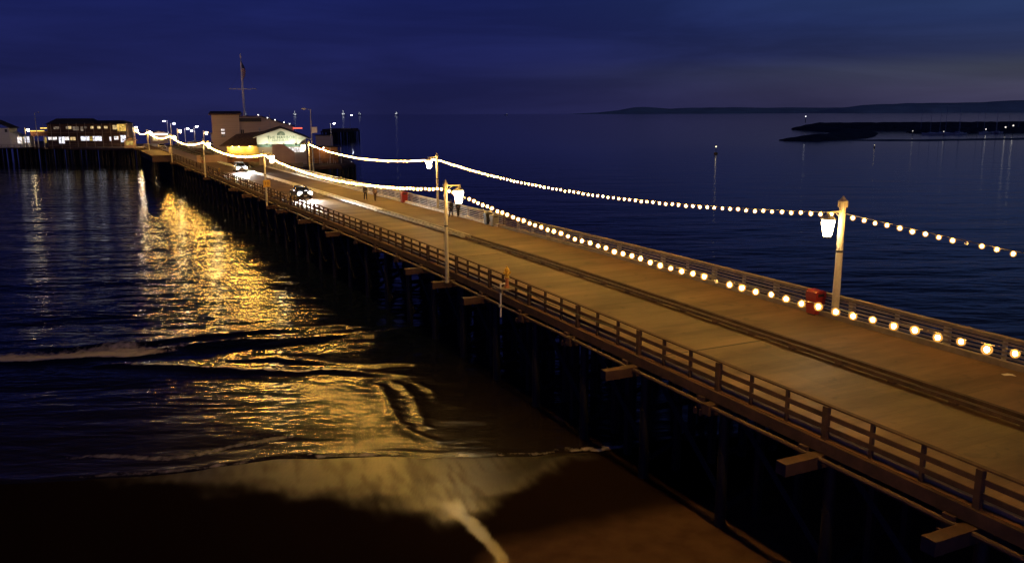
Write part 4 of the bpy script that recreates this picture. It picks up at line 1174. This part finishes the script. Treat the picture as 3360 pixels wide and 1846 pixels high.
loft([(-2.7, [(.7, .35), (.85, .5), (.85, .85), (.75, .95)]), (-2.45, [(.85, .28), (.98, .4), (.98, 1.05), (.85, 1.15)]), (-1.75, [(.88, .25), (1.0, .4), (.98, 1.25), (.85, 1.35)]),
      (-.95, [(.88, .25), (1.0, .4), (.96, 1.9), (.75, 2.1)]), (2.5, [(.88, .25), (1.0, .4), (.96, 1.95), (.75, 2.15)]), (2.7, [(.85, .35), (.95, .5), (.9, 1.85), (.7, 2.05)])], P_white, 'body', van)
for sx in (-1, 1):
    MB().box((sx * .985, -.5, 1.55), (.03, .8, .45)).build('window', M_glass, van)
    for y in (-1.7, 1.7):
        wv = MB().tube([(sx * .74, y, .36), (sx * 1.02, y, .36)], .36, 14).build('wheel', M_tyre, van)
        MB().tube([(sx * 1.015, y, .36), (sx * 1.03, y, .36)], .22, 10).build('rim', M_rim, van)
    MB().box((sx * .72, -2.64, .72), (.28, .14, .2)).build('headlight', M_rim, van)
MB().box((0, -1.42, 1.62), (1.5, .06, .62), M=Matrix.Rotation(R(-42), 3, 'X')).build('windscreen', M_glass, van)
for i, (s, t, a, pnt, kd, txt) in enumerate(((262, 37, 92, P_tan, 'sedan', 'tan car parked in front of the white van, near the porch end'), (286, 35, 80, P_silver, 'suv', 'silver car parked just beyond the white van'),
        (292, 40, 84, P_white, 'sedan', 'white car parked beside the low lit lamp'), (296, 45, 85, P_red, 'suv', 'dark red car parked near the tan building corner'),
        (303, 36, 80, P_blue, 'sedan', 'dark blue car parked at the back of the plaza'), (308, 43, 84, P_silver, 'sedan', 'silver car in the last row of the plaza'),
        (314, 50, 85, P_white, 'suv', 'white car at the far back of the plaza, by the tan building'), (281, 23, 5, P_tan, 'sedan', 'tan car standing on the road at the far end'))):
    car(P(s, t, DECK + .02), head(s) + R(a), pnt, txt, kd, False, gp)

# ================================================================== PEOPLE
def skin_body(name, verts, edges, rads, m, parent, sub=1, root=0):
    me = bpy.data.meshes.new(name); me.from_pydata([Vector(p) for p in verts], edges, [])
    o = bpy.data.objects.new(name, me); col.objects.link(o)
    md = o.modifiers.new('skin', 'SKIN'); md.use_smooth_shade = True
    for i, sv in enumerate(me.skin_vertices[0].data):
        r_ = rads[i]; sv.radius = (r_, r_) if not hasattr(r_, '__len__') else r_
        sv.use_root = i == root
    sd = o.modifiers.new('sub', 'SUBSURF'); sd.levels = sub; sd.render_levels = sub
    dg = bpy.context.evaluated_depsgraph_get(); dg.update()
    new = bpy.data.meshes.new_from_object(o.evaluated_get(dg)); new.name = name
    bpy.data.objects.remove(o)
    new.materials.clear(); new.materials.append(m)
    new.polygons.foreach_set('use_smooth', [True] * len(new.polygons))
    q = bpy.data.objects.new(name, new); col.objects.link(q); q.parent = parent
    return q
M_skin = mat('skin', (.45, .27, .19), .6, var=.08)
M_hair = mat('dark hair', (.03, .02, .015), .7)
M_cl = {'black': mat('black cloth', (.015, .015, .017), .9), 'navy': mat('navy cloth', (.02, .025, .05), .9), 'charcoal': mat('charcoal cloth', (.05, .045, .045), .9),
        'brown': mat('brown cloth', (.10, .06, .04), .9), 'tan': mat('tan cloth', (.30, .21, .14), .9), 'red': mat('dull red cloth', (.18, .04, .035), .9)}
def person(loc, rz, h, top, legs, label, stride=.1, arm=.05, armL=None):
    e = empty('person', loc, rz, label, 'person', 'people on the pier')
    k = h / 1.75
    hip, knee, ank = .93, .50, .08
    f = stride
    J = {'pel': (0, 0, .98), 'bel': (0, .01, 1.10), 'chest': (0, .02, 1.30), 'neckb': (0, .02, 1.46), 'neck': (0, .01, 1.52), 'chin': (0, -.02, 1.575), 'head': (0, -.02, 1.64), 'crown': (0, -.01, 1.72),
         'nose': (0, -.11, 1.625)}
    for sd, sx in (('L', -1), ('R', 1)):
        q = f * sx
        J['hip' + sd] = (sx * .09, 0, hip); J['knee' + sd] = (sx * .10, -q * .6 - .02, knee); J['ank' + sd] = (sx * .10, -q if q > 0 else -q * 1.1, ank + (.03 if q < 0 else 0))
        J['toe' + sd] = (sx * .115, J['ank' + sd][1] - .17, .035)
        J['sho' + sd] = (sx * .185, .02, 1.43); J['elb' + sd] = (sx * .25, .05 + arm * sx, 1.13); J['wri' + sd] = (sx * .25, -.06 + arm * sx * 1.6, .89)
        if armL and sd == 'R':
            J['elb' + sd] = (sx * .25, -.05, 1.14); J['wri' + sd] = (sx * .14, -.26, 1.20)
    E = [('pel', 'bel'), ('bel', 'chest'), ('chest', 'neckb'), ('neckb', 'neck'), ('neck', 'chin'), ('chin', 'head'), ('head', 'crown'), ('head', 'nose')]
    Rd = {'pel': (.15, .11), 'bel': (.14, .10), 'chest': (.17, .12), 'neckb': (.10, .08), 'neck': .052, 'chin': .07, 'head': (.078, .095), 'crown': (.06, .07), 'nose': .018}
    for sd in 'LR':
        E += [('pel', 'hip' + sd), ('hip' + sd, 'knee' + sd), ('knee' + sd, 'ank' + sd), ('ank' + sd, 'toe' + sd), ('chest', 'sho' + sd), ('sho' + sd, 'elb' + sd), ('elb' + sd, 'wri' + sd)]
        Rd.update({'hip' + sd: .095, 'knee' + sd: .062, 'ank' + sd: .042, 'toe' + sd: .035, 'sho' + sd: .062, 'elb' + sd: .044, 'wri' + sd: .028})
        w_ = Vector(J['wri' + sd]); d = (w_ - Vector(J['elb' + sd])).normalized()
        pal = w_ + d * .07; J['pal' + sd] = tuple(pal); E.append(('wri' + sd, 'pal' + sd)); Rd['pal' + sd] = (.034, .020)
        for fi, (oy, ln_) in enumerate(((-.030, .075), (-.010, .09), (.010, .085), (.028, .065))):
            a_ = pal + d * .03 + Vector((0, oy, 0)); b_ = a_ + d * ln_ + Vector((0, -.012, 0))
            J['f%s%da' % (sd, fi)] = tuple(a_); J['f%s%db' % (sd, fi)] = tuple(b_)
            E += [('pal' + sd, 'f%s%da' % (sd, fi)), ('f%s%da' % (sd, fi), 'f%s%db' % (sd, fi))]; Rd['f%s%da' % (sd, fi)] = .0095; Rd['f%s%db' % (sd, fi)] = .008
        J['th' + sd] = tuple(w_ + d * .075 + Vector((0, -.055, 0))); E.append(('wri' + sd, 'th' + sd)); Rd['th' + sd] = .010
    names = list(J); ix = {n: i for i, n in enumerate(names)}
    sc = lambda ns: [tuple(c * k for c in J[n]) for n in ns]
    body = skin_body('body', sc(names), [(ix[a], ix[b]) for a, b in E], [Rd[n] if not hasattr(Rd[n], '__len__') else Rd[n] for n in names], M_skin, e)
    def garment(nm, ns, grow, m, over={}):
        sub_ = [(a, b) for a, b in E if a in ns and b in ns]
        i2 = {n: i for i, n in enumerate(ns)}
        rr_ = []
        for n in ns:
            r_ = over.get(n, Rd[n]); rr_.append(tuple(x + grow for x in r_) if hasattr(r_, '__len__') else r_ + grow)
        return skin_body(nm, sc(ns), [(i2[a], i2[b]) for a, b in sub_], rr_, m, e)
    garment('jacket', ['pel', 'bel', 'chest', 'neckb', 'shoL', 'elbL', 'wriL', 'shoR', 'elbR', 'wriR'], .022, M_cl[top], {'pel': (.155, .115)})
    garment('trousers', ['pel', 'hipL', 'kneeL', 'ankL', 'hipR', 'kneeR', 'ankR'], .018, M_cl[legs])
    for sd in 'LR':
        garment('shoe', ['ank' + sd, 'toe' + sd], .012, M_cl['black'])
    MB().ico((0, .012 * k, 1.675 * k), .104 * k, 2, 0, (.88, 1.05, .80)).build('hair', M_hair, e, smooth=True)
    k_ = MB()
    for sx in (-1, 1): k_.ico((sx * .034 * k, -.105 * k, 1.645 * k), .011, 1)
    k_.build('eyes', M_hair, e)
    return e
zw = DECK + .10
person(P(95.4, 28.05, zw), head(95) + R(0), 1.76, 'charcoal', 'black', 'person in dark clothes walking towards shore on the footway, left of a pair', .16)
person(P(94.0, 28.75, zw), head(95) + R(4), 1.68, 'tan', 'brown', 'person in lighter brown clothes walking beside a companion in dark clothes', -.16)
person(P(75.4, 30.2, zw), head(75) + R(200), 1.68, 'black', 'navy', 'person in black walking with a taller person beside the near lantern', .12)
person(P(75.2, 30.85, zw), head(75) + R(186), 1.80, 'navy', 'black', 'taller person in dark navy standing at the footway railing', -.10)
person(rest.location + Matrix.Rotation(R(16), 3, 'Z') @ Vector((PX(-.1), PY(-2.6), 0)), R(200), 1.74, 'red', 'black', 'person in dull red top standing on the restaurant porch', .05)
# shrubs in tubs before the porch
M_leaf = mat('dark green leaves', (.045, .07, .03), .8, var=.4, scale=4)
def shrub(loc, label, h=1.7):
    e = empty('potted_shrub', loc, random.random() * 6, label, 'potted plant', 'shrubs in tubs by the porch')
    MB().lathe((0, 0, 0), [(.28, 0), (.36, .5), (.38, .55), (.30, .56)], 12).build('tub', M_brick, e)
    MB().tube([(0, 0, .5), (.03, .02, 1.0)], [.04, .025], 6).build('stem', M_wood_d, e)
    k = MB()
    for i in range(420):
        u_ = Vector((random.gauss(0, .22), random.gauss(0, .22), .65 + random.random() ** .8 * (h - .7)))
        u_.x *= 1.2 - .7 * (u_.z - .6) / h; u_.y *= 1.2 - .7 * (u_.z - .6) / h
        n_ = Vector((random.uniform(-1, 1), random.uniform(-1, 1), random.uniform(-.3, 1))).normalized(); a_ = n_.orthogonal().normalized() * .08; b_ = n_.cross(a_) * .5
        k.add([u_ - a_, u_ + b_, u_ + a_, u_ - b_], [(0, 1, 2, 3)])
    k.build('foliage', M_leaf, e)
RL = lambda x, y: rest.location + Matrix.Rotation(R(16), 3, 'Z') @ Vector((x, y, 0))
shrub(RL(PX(-2.6), PY(-1.2)), 'leafy shrub in a tub at the lit porch front', 1.9)
shrub(RL(PX(-8.2), PY(-.6)), 'leafy shrub in a tub before the low wall left of the porch', 2.0)

# ================================================================== SMALL THINGS ON THE PIER
M_red = mat('red bin plastic', (.26, .016, .014), .45, var=.1)
def bin_(loc, rz, m, label, h=1.15, wv=.62):
    e = empty('litter_bin', loc, rz, label, 'bin', 'bins along the footway railing')
    k = MB(); a = wv / 2
    ring = lambda z, r_: [(r_ * sx * (1 if abs(q) < 1 else 1), r_ * sy, z) for sx, sy, q in ((-1, -1, 0), (1, -1, 0), (1, 1, 0), (-1, 1, 0))]
    vs = ring(.06, a * .86) + ring(h * .72, a)
    k.add(vs, [(3, 2, 1, 0), (4, 5, 6, 7), (0, 1, 5, 4), (1, 2, 6, 5), (2, 3, 7, 6), (3, 0, 4, 7)])
    k.build('body', m, e)
    hd = MB()
    hd.prism([(-a * 1.04, h * .722), (a * 1.04, h * .722), (a * 1.0, h * .93), (a * .6, h), (-a * .6, h), (-a * 1.0, h * .93)], XZ, -a * 1.04, a * 1.04)
    o = hd.build('hood', m, e)
    MB().bx(-a * .6, a * .6, -a * 1.07, -a * 1.042, h * .76, h * .88).build('flap', M_dark, o)
    k = MB()
    for x in (-.22, .22): k.bx(x - .04, x + .04, -.22, .22, 0, .06)
    k.build('feet', M_iron, e)
    return e
bin_(P(29.9, 31.0, zw), head(31), M_red, 'red bin beside the stout near lamp post on the footway', 1.25, .66)
tagb = MB().bx(-.11, .11, -.372, -.366, .62, .72)
bb = [x for x in bpy.data.objects if x.name == 'litter_bin'][0]
MB().bx(-.10, .10, -.352, -.346, .95, 1.02).build('sticker', M_white, bb)
bin_(P(90.6, 31.0, zw), head(90), M_red, 'red bin at the footway railing beyond the standing couple', 1.25, .70)
bin_(P(68.9, 31.0, zw), head(69), mat('dark bin', (.03, .03, .032), .5), 'dark grey bin, the left of two bins side by side', 1.1, .62)
bin_(P(67.6, 31.0, zw), head(68), mat('grey bin', (.22, .21, .20), .6), 'light grey bin, the right of two bins side by side', 1.05, .62)
# 10 sign on the second post
sg = empty('speed_sign', P(99.75, 17.72, 7.85), head(100), 'yellow square sign with the number 10 on a lamp post', 'sign')
MB().bx(-.40, .40, -.03, .03, -.42, .42).build('panel', mat('yellow sign', (.62, .36, .03), .5), sg)
MB().bx(-.36, .36, -.034, -.031, -.38, -.355).bx(-.36, .36, -.034, -.031, .355, .38).bx(-.36, -.335, -.034, -.031, -.354, .354).bx(.335, .36, -.034, -.031, -.354, .354).build('border', M_brick, sg)
text_mesh('10', .52, mat('brown numerals', (.16, .07, .01), .6), 'numeral', sg, (0, -.036, 0), (R(90), 0, 0), .004, 1.0)
sg2 = MB().bx(-.38, .38, -.03, .03, -.75, .75).bx(-.3, .3, -.045, -.031, -.1, -.06).build('post_sign', mat('worn grey plate', (.33, .27, .2), .7), None, loc=P(202.6, 17.75, 8.0), rz=head(203))
tag(sg2, 'worn grey plate fixed to the lamp post by the timber ramp', 'sign')
# hydrants
M_yel = mat('yellow hydrant paint', (.50, .30, .025), .45, var=.15); M_org = mat('orange rusty pipe', (.38, .13, .06), .7, var=.3)
def hydrant(loc, rz, label, k=1.0):
    e = empty('fire_hydrant', loc, rz, label, 'hydrant', 'yellow hydrants along the near railing')
    MB().lathe((0, 0, 0), [(.19 * k, 0), (.20 * k, .06), (.12 * k, .08), (.12 * k, .62 * k), (.17 * k, .64 * k), (.17 * k, .70 * k)], 12).build('riser', M_org, e, smooth=True)
    b_ = MB().lathe((0, 0, .70 * k), [(.17 * k, 0), (.17 * k, .05), (.135 * k, .07), (.14 * k, .50 * k), (.18 * k, .52 * k), (.18 * k, .58 * k), (.12 * k, .70 * k), (.05 * k, .76 * k), (.04 * k, .84 * k)], 12).build('barrel', M_yel, e, smooth=True)
    for a_ in (-1, 1):
        MB().tube([(a_ * .10 * k, 0, 1.08 * k), (a_ * .26 * k, 0, 1.08 * k)], [.075 * k, .085 * k], 10).build('outlet', M_yel, b_)
    MB().tube([(0, -.10 * k, 1.0 * k), (0, -.26 * k, 1.0 * k)], [.09 * k, .10 * k], 10).build('outlet', M_yel, b_)
hydrant(P(40.6, 19.0, 6.28), head(41), 'yellow hydrant on an orange riser outside the near railing', .78)
MB2 = MB().bx(-.5, .5, -.35, .35, -.06, 0); sp_ = MB2.bx(-.5, -.4, -.3, .9, -.2, -.061).build('hydrant_shelf', M_wood_g, None, loc=P(40.6, 19.0, 6.27), rz=head(41)); tag(sp_, 'small timber shelf under the yellow hydrant outside the railing', 'shelf')
hydrant(P(148, 19.75, DECK), head(148), 'yellow hydrant far along by the railing before the second car', .85)
wp = empty('standpipe', P(40.8, 18.7, 4.6), head(41), 'white vertical standpipe hung outside the railing below the yellow hydrant', 'pipe')
MB().tube([(0, 0, 0), (0, 0, 1.9)], .05, 8).build('pipe', M_white, wp)
MB().tube([(0, 0, 1.86), (.35, 0, 1.9)], .04, 8).build('elbow', M_white, wp)
MB().lathe((0, 0, .55), [(.12, 0), (.16, .06), (.12, .14)], 8).build('valve', M_grey, wp)
# hose of old rope and cables tied under the rail
cb = empty('cable_bundle', P(36, 19.2, DECK + .6), 0, 'pair of slack cables tied along the near railing right of the hydrant', 'cable')
for dz, a_ in ((0, .10), (.07, .16)):
    k = MB(); k.tube([P(41 - i * .5, 19.22, DECK + .72 + dz - a_ * math.sin(math.pi * i / 22) * (1 + .3 * math.sin(i * .8))) for i in range(23)], .018, 5)
    ppart(k, 'cable', M_iron, cb)
# litter on the footway
for i, (x, y) in enumerate(((19.0, 30.3), (18.9, 28.8))):
    k = MB(); vs = [(random.uniform(-.03, .03) + a_, random.uniform(-.03, .03) + b_, .012 + random.random() * .05) for b_ in (-.11, 0, .11) for a_ in (-.17, 0, .17)]
    fs = [(j, j + 1, j + 4, j + 3) for j in (0, 1, 3, 4)]
    k.add(vs, fs); k.add([(a_, b_, c_ - .006) for a_, b_, c_ in vs], [f_[::-1] for f_ in fs])
    o = k.build('paper_scrap', M_white, None, loc=(x, y, zw + .004), rz=i * .9); o.scale = (1.3 - .5 * i, 1.1 - .3 * i, 1)
    tag(o, ('larger white paper scrap lying on the footway at the right edge', 'smaller white paper scrap on the footway, lower right')[i], 'litter', 'paper scraps on the footway')

# ================================================================== HARBOUR AND SEA
M_rock = mat('dark breakwater rock', (.05, .048, .045), .9, var=.5, scale=.3, bump=.6)
def berm(name, label, line, h, wbase, seed, m=M_rock, cat='breakwater', kind=None, rough=1.0):
    """a long bank of rubble following line (x, y)"""
    r_ = np.random.default_rng(seed); pts = [Vector((*p, 0)) for p in line]
    dense = []
    for a, b in zip(pts[:-1], pts[1:]):
        n_ = max(2, int((b - a).length / 6)); dense += [a + (b - a) * (i / n_) for i in range(n_)]
    dense.append(pts[-1]); k = MB(); prof = [(-1, -.6), (-.7, .35), (-.4, .8), (-.12, 1), (.12, 1), (.4, .8), (.7, .35), (1, -.6)]; vs = []
    for i, p in enumerate(dense):
        d = (dense[min(i + 1, len(dense) - 1)] - dense[max(i - 1, 0)]).normalized(); n_ = Vector((-d.y, d.x, 0))
        tp = min(1, .25 + i / 5)
        for q, z in prof:
            vs.append(p + n_ * (q * wbase * tp + rough * r_.uniform(-1, 1)) + Vector((0, 0, z * h * tp + (rough * r_.uniform(-.35, .35) if z > 0 else 0))))
    c = len(prof); fs = []
    for i in range(len(dense) - 1):
        for j in range(c - 1): fs.append((i * c + j, i * c + j + 1, (i + 1) * c + j + 1, (i + 1) * c + j))
    fs += [tuple(range(c)), tuple((len(dense) - 1) * c + j for j in range(c))]
    k.add(vs, fs)
    o = k.build(name, m); tag(o, label, cat, None, kind)
    return o
berm('breakwater', 'far dark rock breakwater with a beacon at its tip', [(268, 800), (320, 808), (420, 812), (560, 815), (760, 810)], 6.2, 15, 81)
berm('breakwater', 'nearer dark rock groyne tapering to a point in the bay', [(157, 482), (180, 500), (215, 540), (262, 640), (285, 740), (292, 795)], 2.6, 20, 82)
berm('harbour_quay', 'low dark quay along the back of the harbour behind the moored boats', [(310, 655), (345, 668), (400, 675), (480, 690)], 3.4, 16, 84, cat='quay')
berm('sandbar', None, [(185, 478), (230, 474), (300, 492), (380, 520)], .35, 17, 83, mat('wet sandbar', (.10, .085, .075), .5, var=.2), None, 'structure', .3)
bc = empty('beacon', (281.6, 806, 6), 0, 'thin lit beacon at the tip of the far breakwater', 'beacon')
MB().tube([(0, 0, 0), (0, 0, 5.6)], [.35, .2], 8).build('mast', M_iron, bc); MB().ico((0, 0, 6.0), .55, 2).build('lamp', emit('beacon light', (.95, .95, 1), 2), bc)
def buoy(loc, label, k=1.0):
    e = empty('buoy', loc, 0, label, 'buoy')
    MB().lathe((0, 0, -.3), [(.6 * k, 0), (.8 * k, .3), (.75 * k, .7), (.3 * k, .9)], 12).build('float', M_yel, e, smooth=True)
    MB().tube([(0, 0, .5), (0, 0, 2.6 * k)], .08, 6).build('mast', M_iron, e)
    MB().ico((0, 0, 2.8 * k), .24 * k, 2).build('lamp', emit('buoy light', (1, .80, .45), 3.5), e)
buoy((79.9, 326.7, 0), 'lit buoy alone on the dark water left of the groyne')
buoy((163.5, 377, 0), 'faint small buoy nearer the harbour entrance', .42)
# moored sailing boats
M_hull = mat('pale hull', (.5, .5, .5), .4)
def boat(loc, rz, L_, mh, label, lamp=None):
    e = empty('sailing_boat', loc, rz, label, 'sailing boat', 'boats moored in the harbour')
    w_ = L_ * .16; k = MB(); vs = []; secs = [(-.5, .05, .25), (-.3, .7, .05), (0, 1, 0), (.3, .95, .02), (.5, .75, .06)]
    for q, ww, up in secs: vs += [(q * L_, -w_ * ww, 1.1 + up * 1.6), (q * L_, -w_ * ww * .6, -.2 + up), (q * L_, w_ * ww * .6, -.2 + up), (q * L_, w_ * ww, 1.1 + up * 1.6)]
    fs = []
    for i in range(4):
        for j in range(4): fs.append((i * 4 + j, i * 4 + (j + 1) % 4, (i + 1) * 4 + (j + 1) % 4, (i + 1) * 4 + j))
    fs += [(0, 1, 2, 3), (19, 18, 17, 16)]
    k.add(vs, fs).build('hull', M_hull, e, smooth=True)
    k = MB().prism([(-.22 * L_, 1.1), (.22 * L_, 1.1), (.20 * L_, 1.6), (-.10 * L_, 1.75)], XZ, -w_ * .55, w_ * .55); k.build('cabin', M_hull, e)
    MB().tube([(-.08 * L_, 0, 1.2), (-.08 * L_, 0, mh)], [.12, .08], 6).build('mast', M_grey, e)
    MB().tube([(-.06 * L_, 0, 2.6), (.36 * L_, 0, 2.5)], .11, 6).build('boom', mat('blue sail cover', (.06, .08, .16), .9), e)
    if lamp: MB().ico((.1 * L_, 0, 3.2), .45, 1).build('lamp', emit('deck lamp', (1, .95, .9), lamp), e)
    return e
rb = random.Random(5)
bt = ['leftmost moored boat behind the sand bar', 'moored boat left of the pair of small harbour lights', 'pale moored boat between the two small harbour lights', 'moored boat just right of the first harbour light',
      'moored boat with a tall mast in the harbour middle', 'moored boat beside the second harbour light', 'long moored boat right of the second harbour light', 'moored boat under the brightest harbour lamps',
      'moored boat left of the brightest harbour lamps', 'pale moored boat at the right edge of the harbour', 'far moored boat near the breakwater foot', 'far moored boat with thin tall mast', 'small moored boat at the back of the harbour', 'last moored boat in the right corner of the harbour']
for i in range(14):
    fr_ = i / 13
    x_ = .475 + .14 * fr_ + rb.uniform(-.006, .006); y_ = rb.uniform(590, 690) + (60 if i in (10, 11, 12) else 0)
    boat((x_ * y_ * 1.02, y_, 0), rb.uniform(-.5, .5) + (1.57 if i % 4 == 0 else 0), rb.uniform(9, 14), rb.uniform(13, 21), bt[i], {7: 1.5}.get(i))
hb = [((.478 * 560, 560, 0), 'small harbour light on a pile, the left one'), ((.515 * 540, 540, 0), 'small harbour light on a pile, the right one'), ((.588 * 600, 600, 1.5), 'bright white harbour lamp, left of a close pair'), ((.597 * 606, 606, 2.5), 'bright white harbour lamp, right of a close pair')]
for i, (l_, txt) in enumerate(hb):
    e = empty('harbour_lamp', l_, 0, txt, 'lamp', 'lamps in the harbour')
    MB().tube([(0, 0, -2.5), (0, 0, 3.0)], .15, 6).build('pile', M_iron, e)
    MB().ico((0, 0, 3.3), .30 if i < 2 else .55, 2).build('lamp', emit('harbour light' if i < 2 else 'bright harbour light', (1, .93, .85), 1.0 if i < 2 else 1.3), e)
# oil platforms on the horizon
def rig(x, y, k, label, tall):
    e = empty('oil_platform', (x, y, 0), 0, label, 'oil platform', 'lit platforms far out at sea')
    c = MB()
    for a_ in (-12, 12):
        for b_ in (-12, 12): c.tube([(a_ * 1.3, b_ * 1.3, -5), (a_, b_, 16)], 1.6, 6)
    c.build('legs', M_iron, e)
    MB().bx(-20, 20, -14, 14, 16, 19).bx(-18, -4, -12, 12, 19, 27).bx(2, 16, -10, 10, 19, 24).build('deck', M_grey, e)
    c = MB()
    for a_ in (-4, 4):
        for b_ in (-4, 4): c.tube([(a_ - 2, b_, 27), (-2, 0, 27 + tall)], .7, 5)
    c.build('derrick', M_iron, e)
    lm = emit('platform lights', (.92, .95, 1.0), 1.5)
    c = MB(); r_ = random.Random(int(x))
    for i in range(7): c.ico((r_.uniform(-15, 15), -15, r_.uniform(15, 26)), 2.6 * k, 1)
    for i in range(5): c.ico((-2 + r_.uniform(-2, 2), -4, 28 + tall * i / 5), 1.9 * k, 1)
    c.build('work_lights', lm, e)
rig(-2306, 9000, 1.0, 'lit sea platform with two light columns, left of the thin mast', 30)
rig(-1790, 9000, 1.15, 'brightest lit sea platform on the horizon', 34)
rig(-1617, 9000, .6, 'small lit sea platform right of the brightest one', 12)
rig(-1221, 9000, .9, 'lit sea platform farthest right on the horizon', 14)
rig(-2830, 9000, .8, 'lit sea platform just right of the flagpole', 30)
sh = empty('distant_ship', (-57, 9000, 0), R(20), 'tiny ship light on the horizon near the middle of the frame', 'ship')
MB().bx(-18, 18, -4, 4, -1, 5).bx(8, 15, -3, 3, 5, 12).build('hull', M_iron, sh); MB().ico((10, -4, 14), 2.0, 1).build('lamp', emit('ship light', (.9, .92, 1), .5), sh)
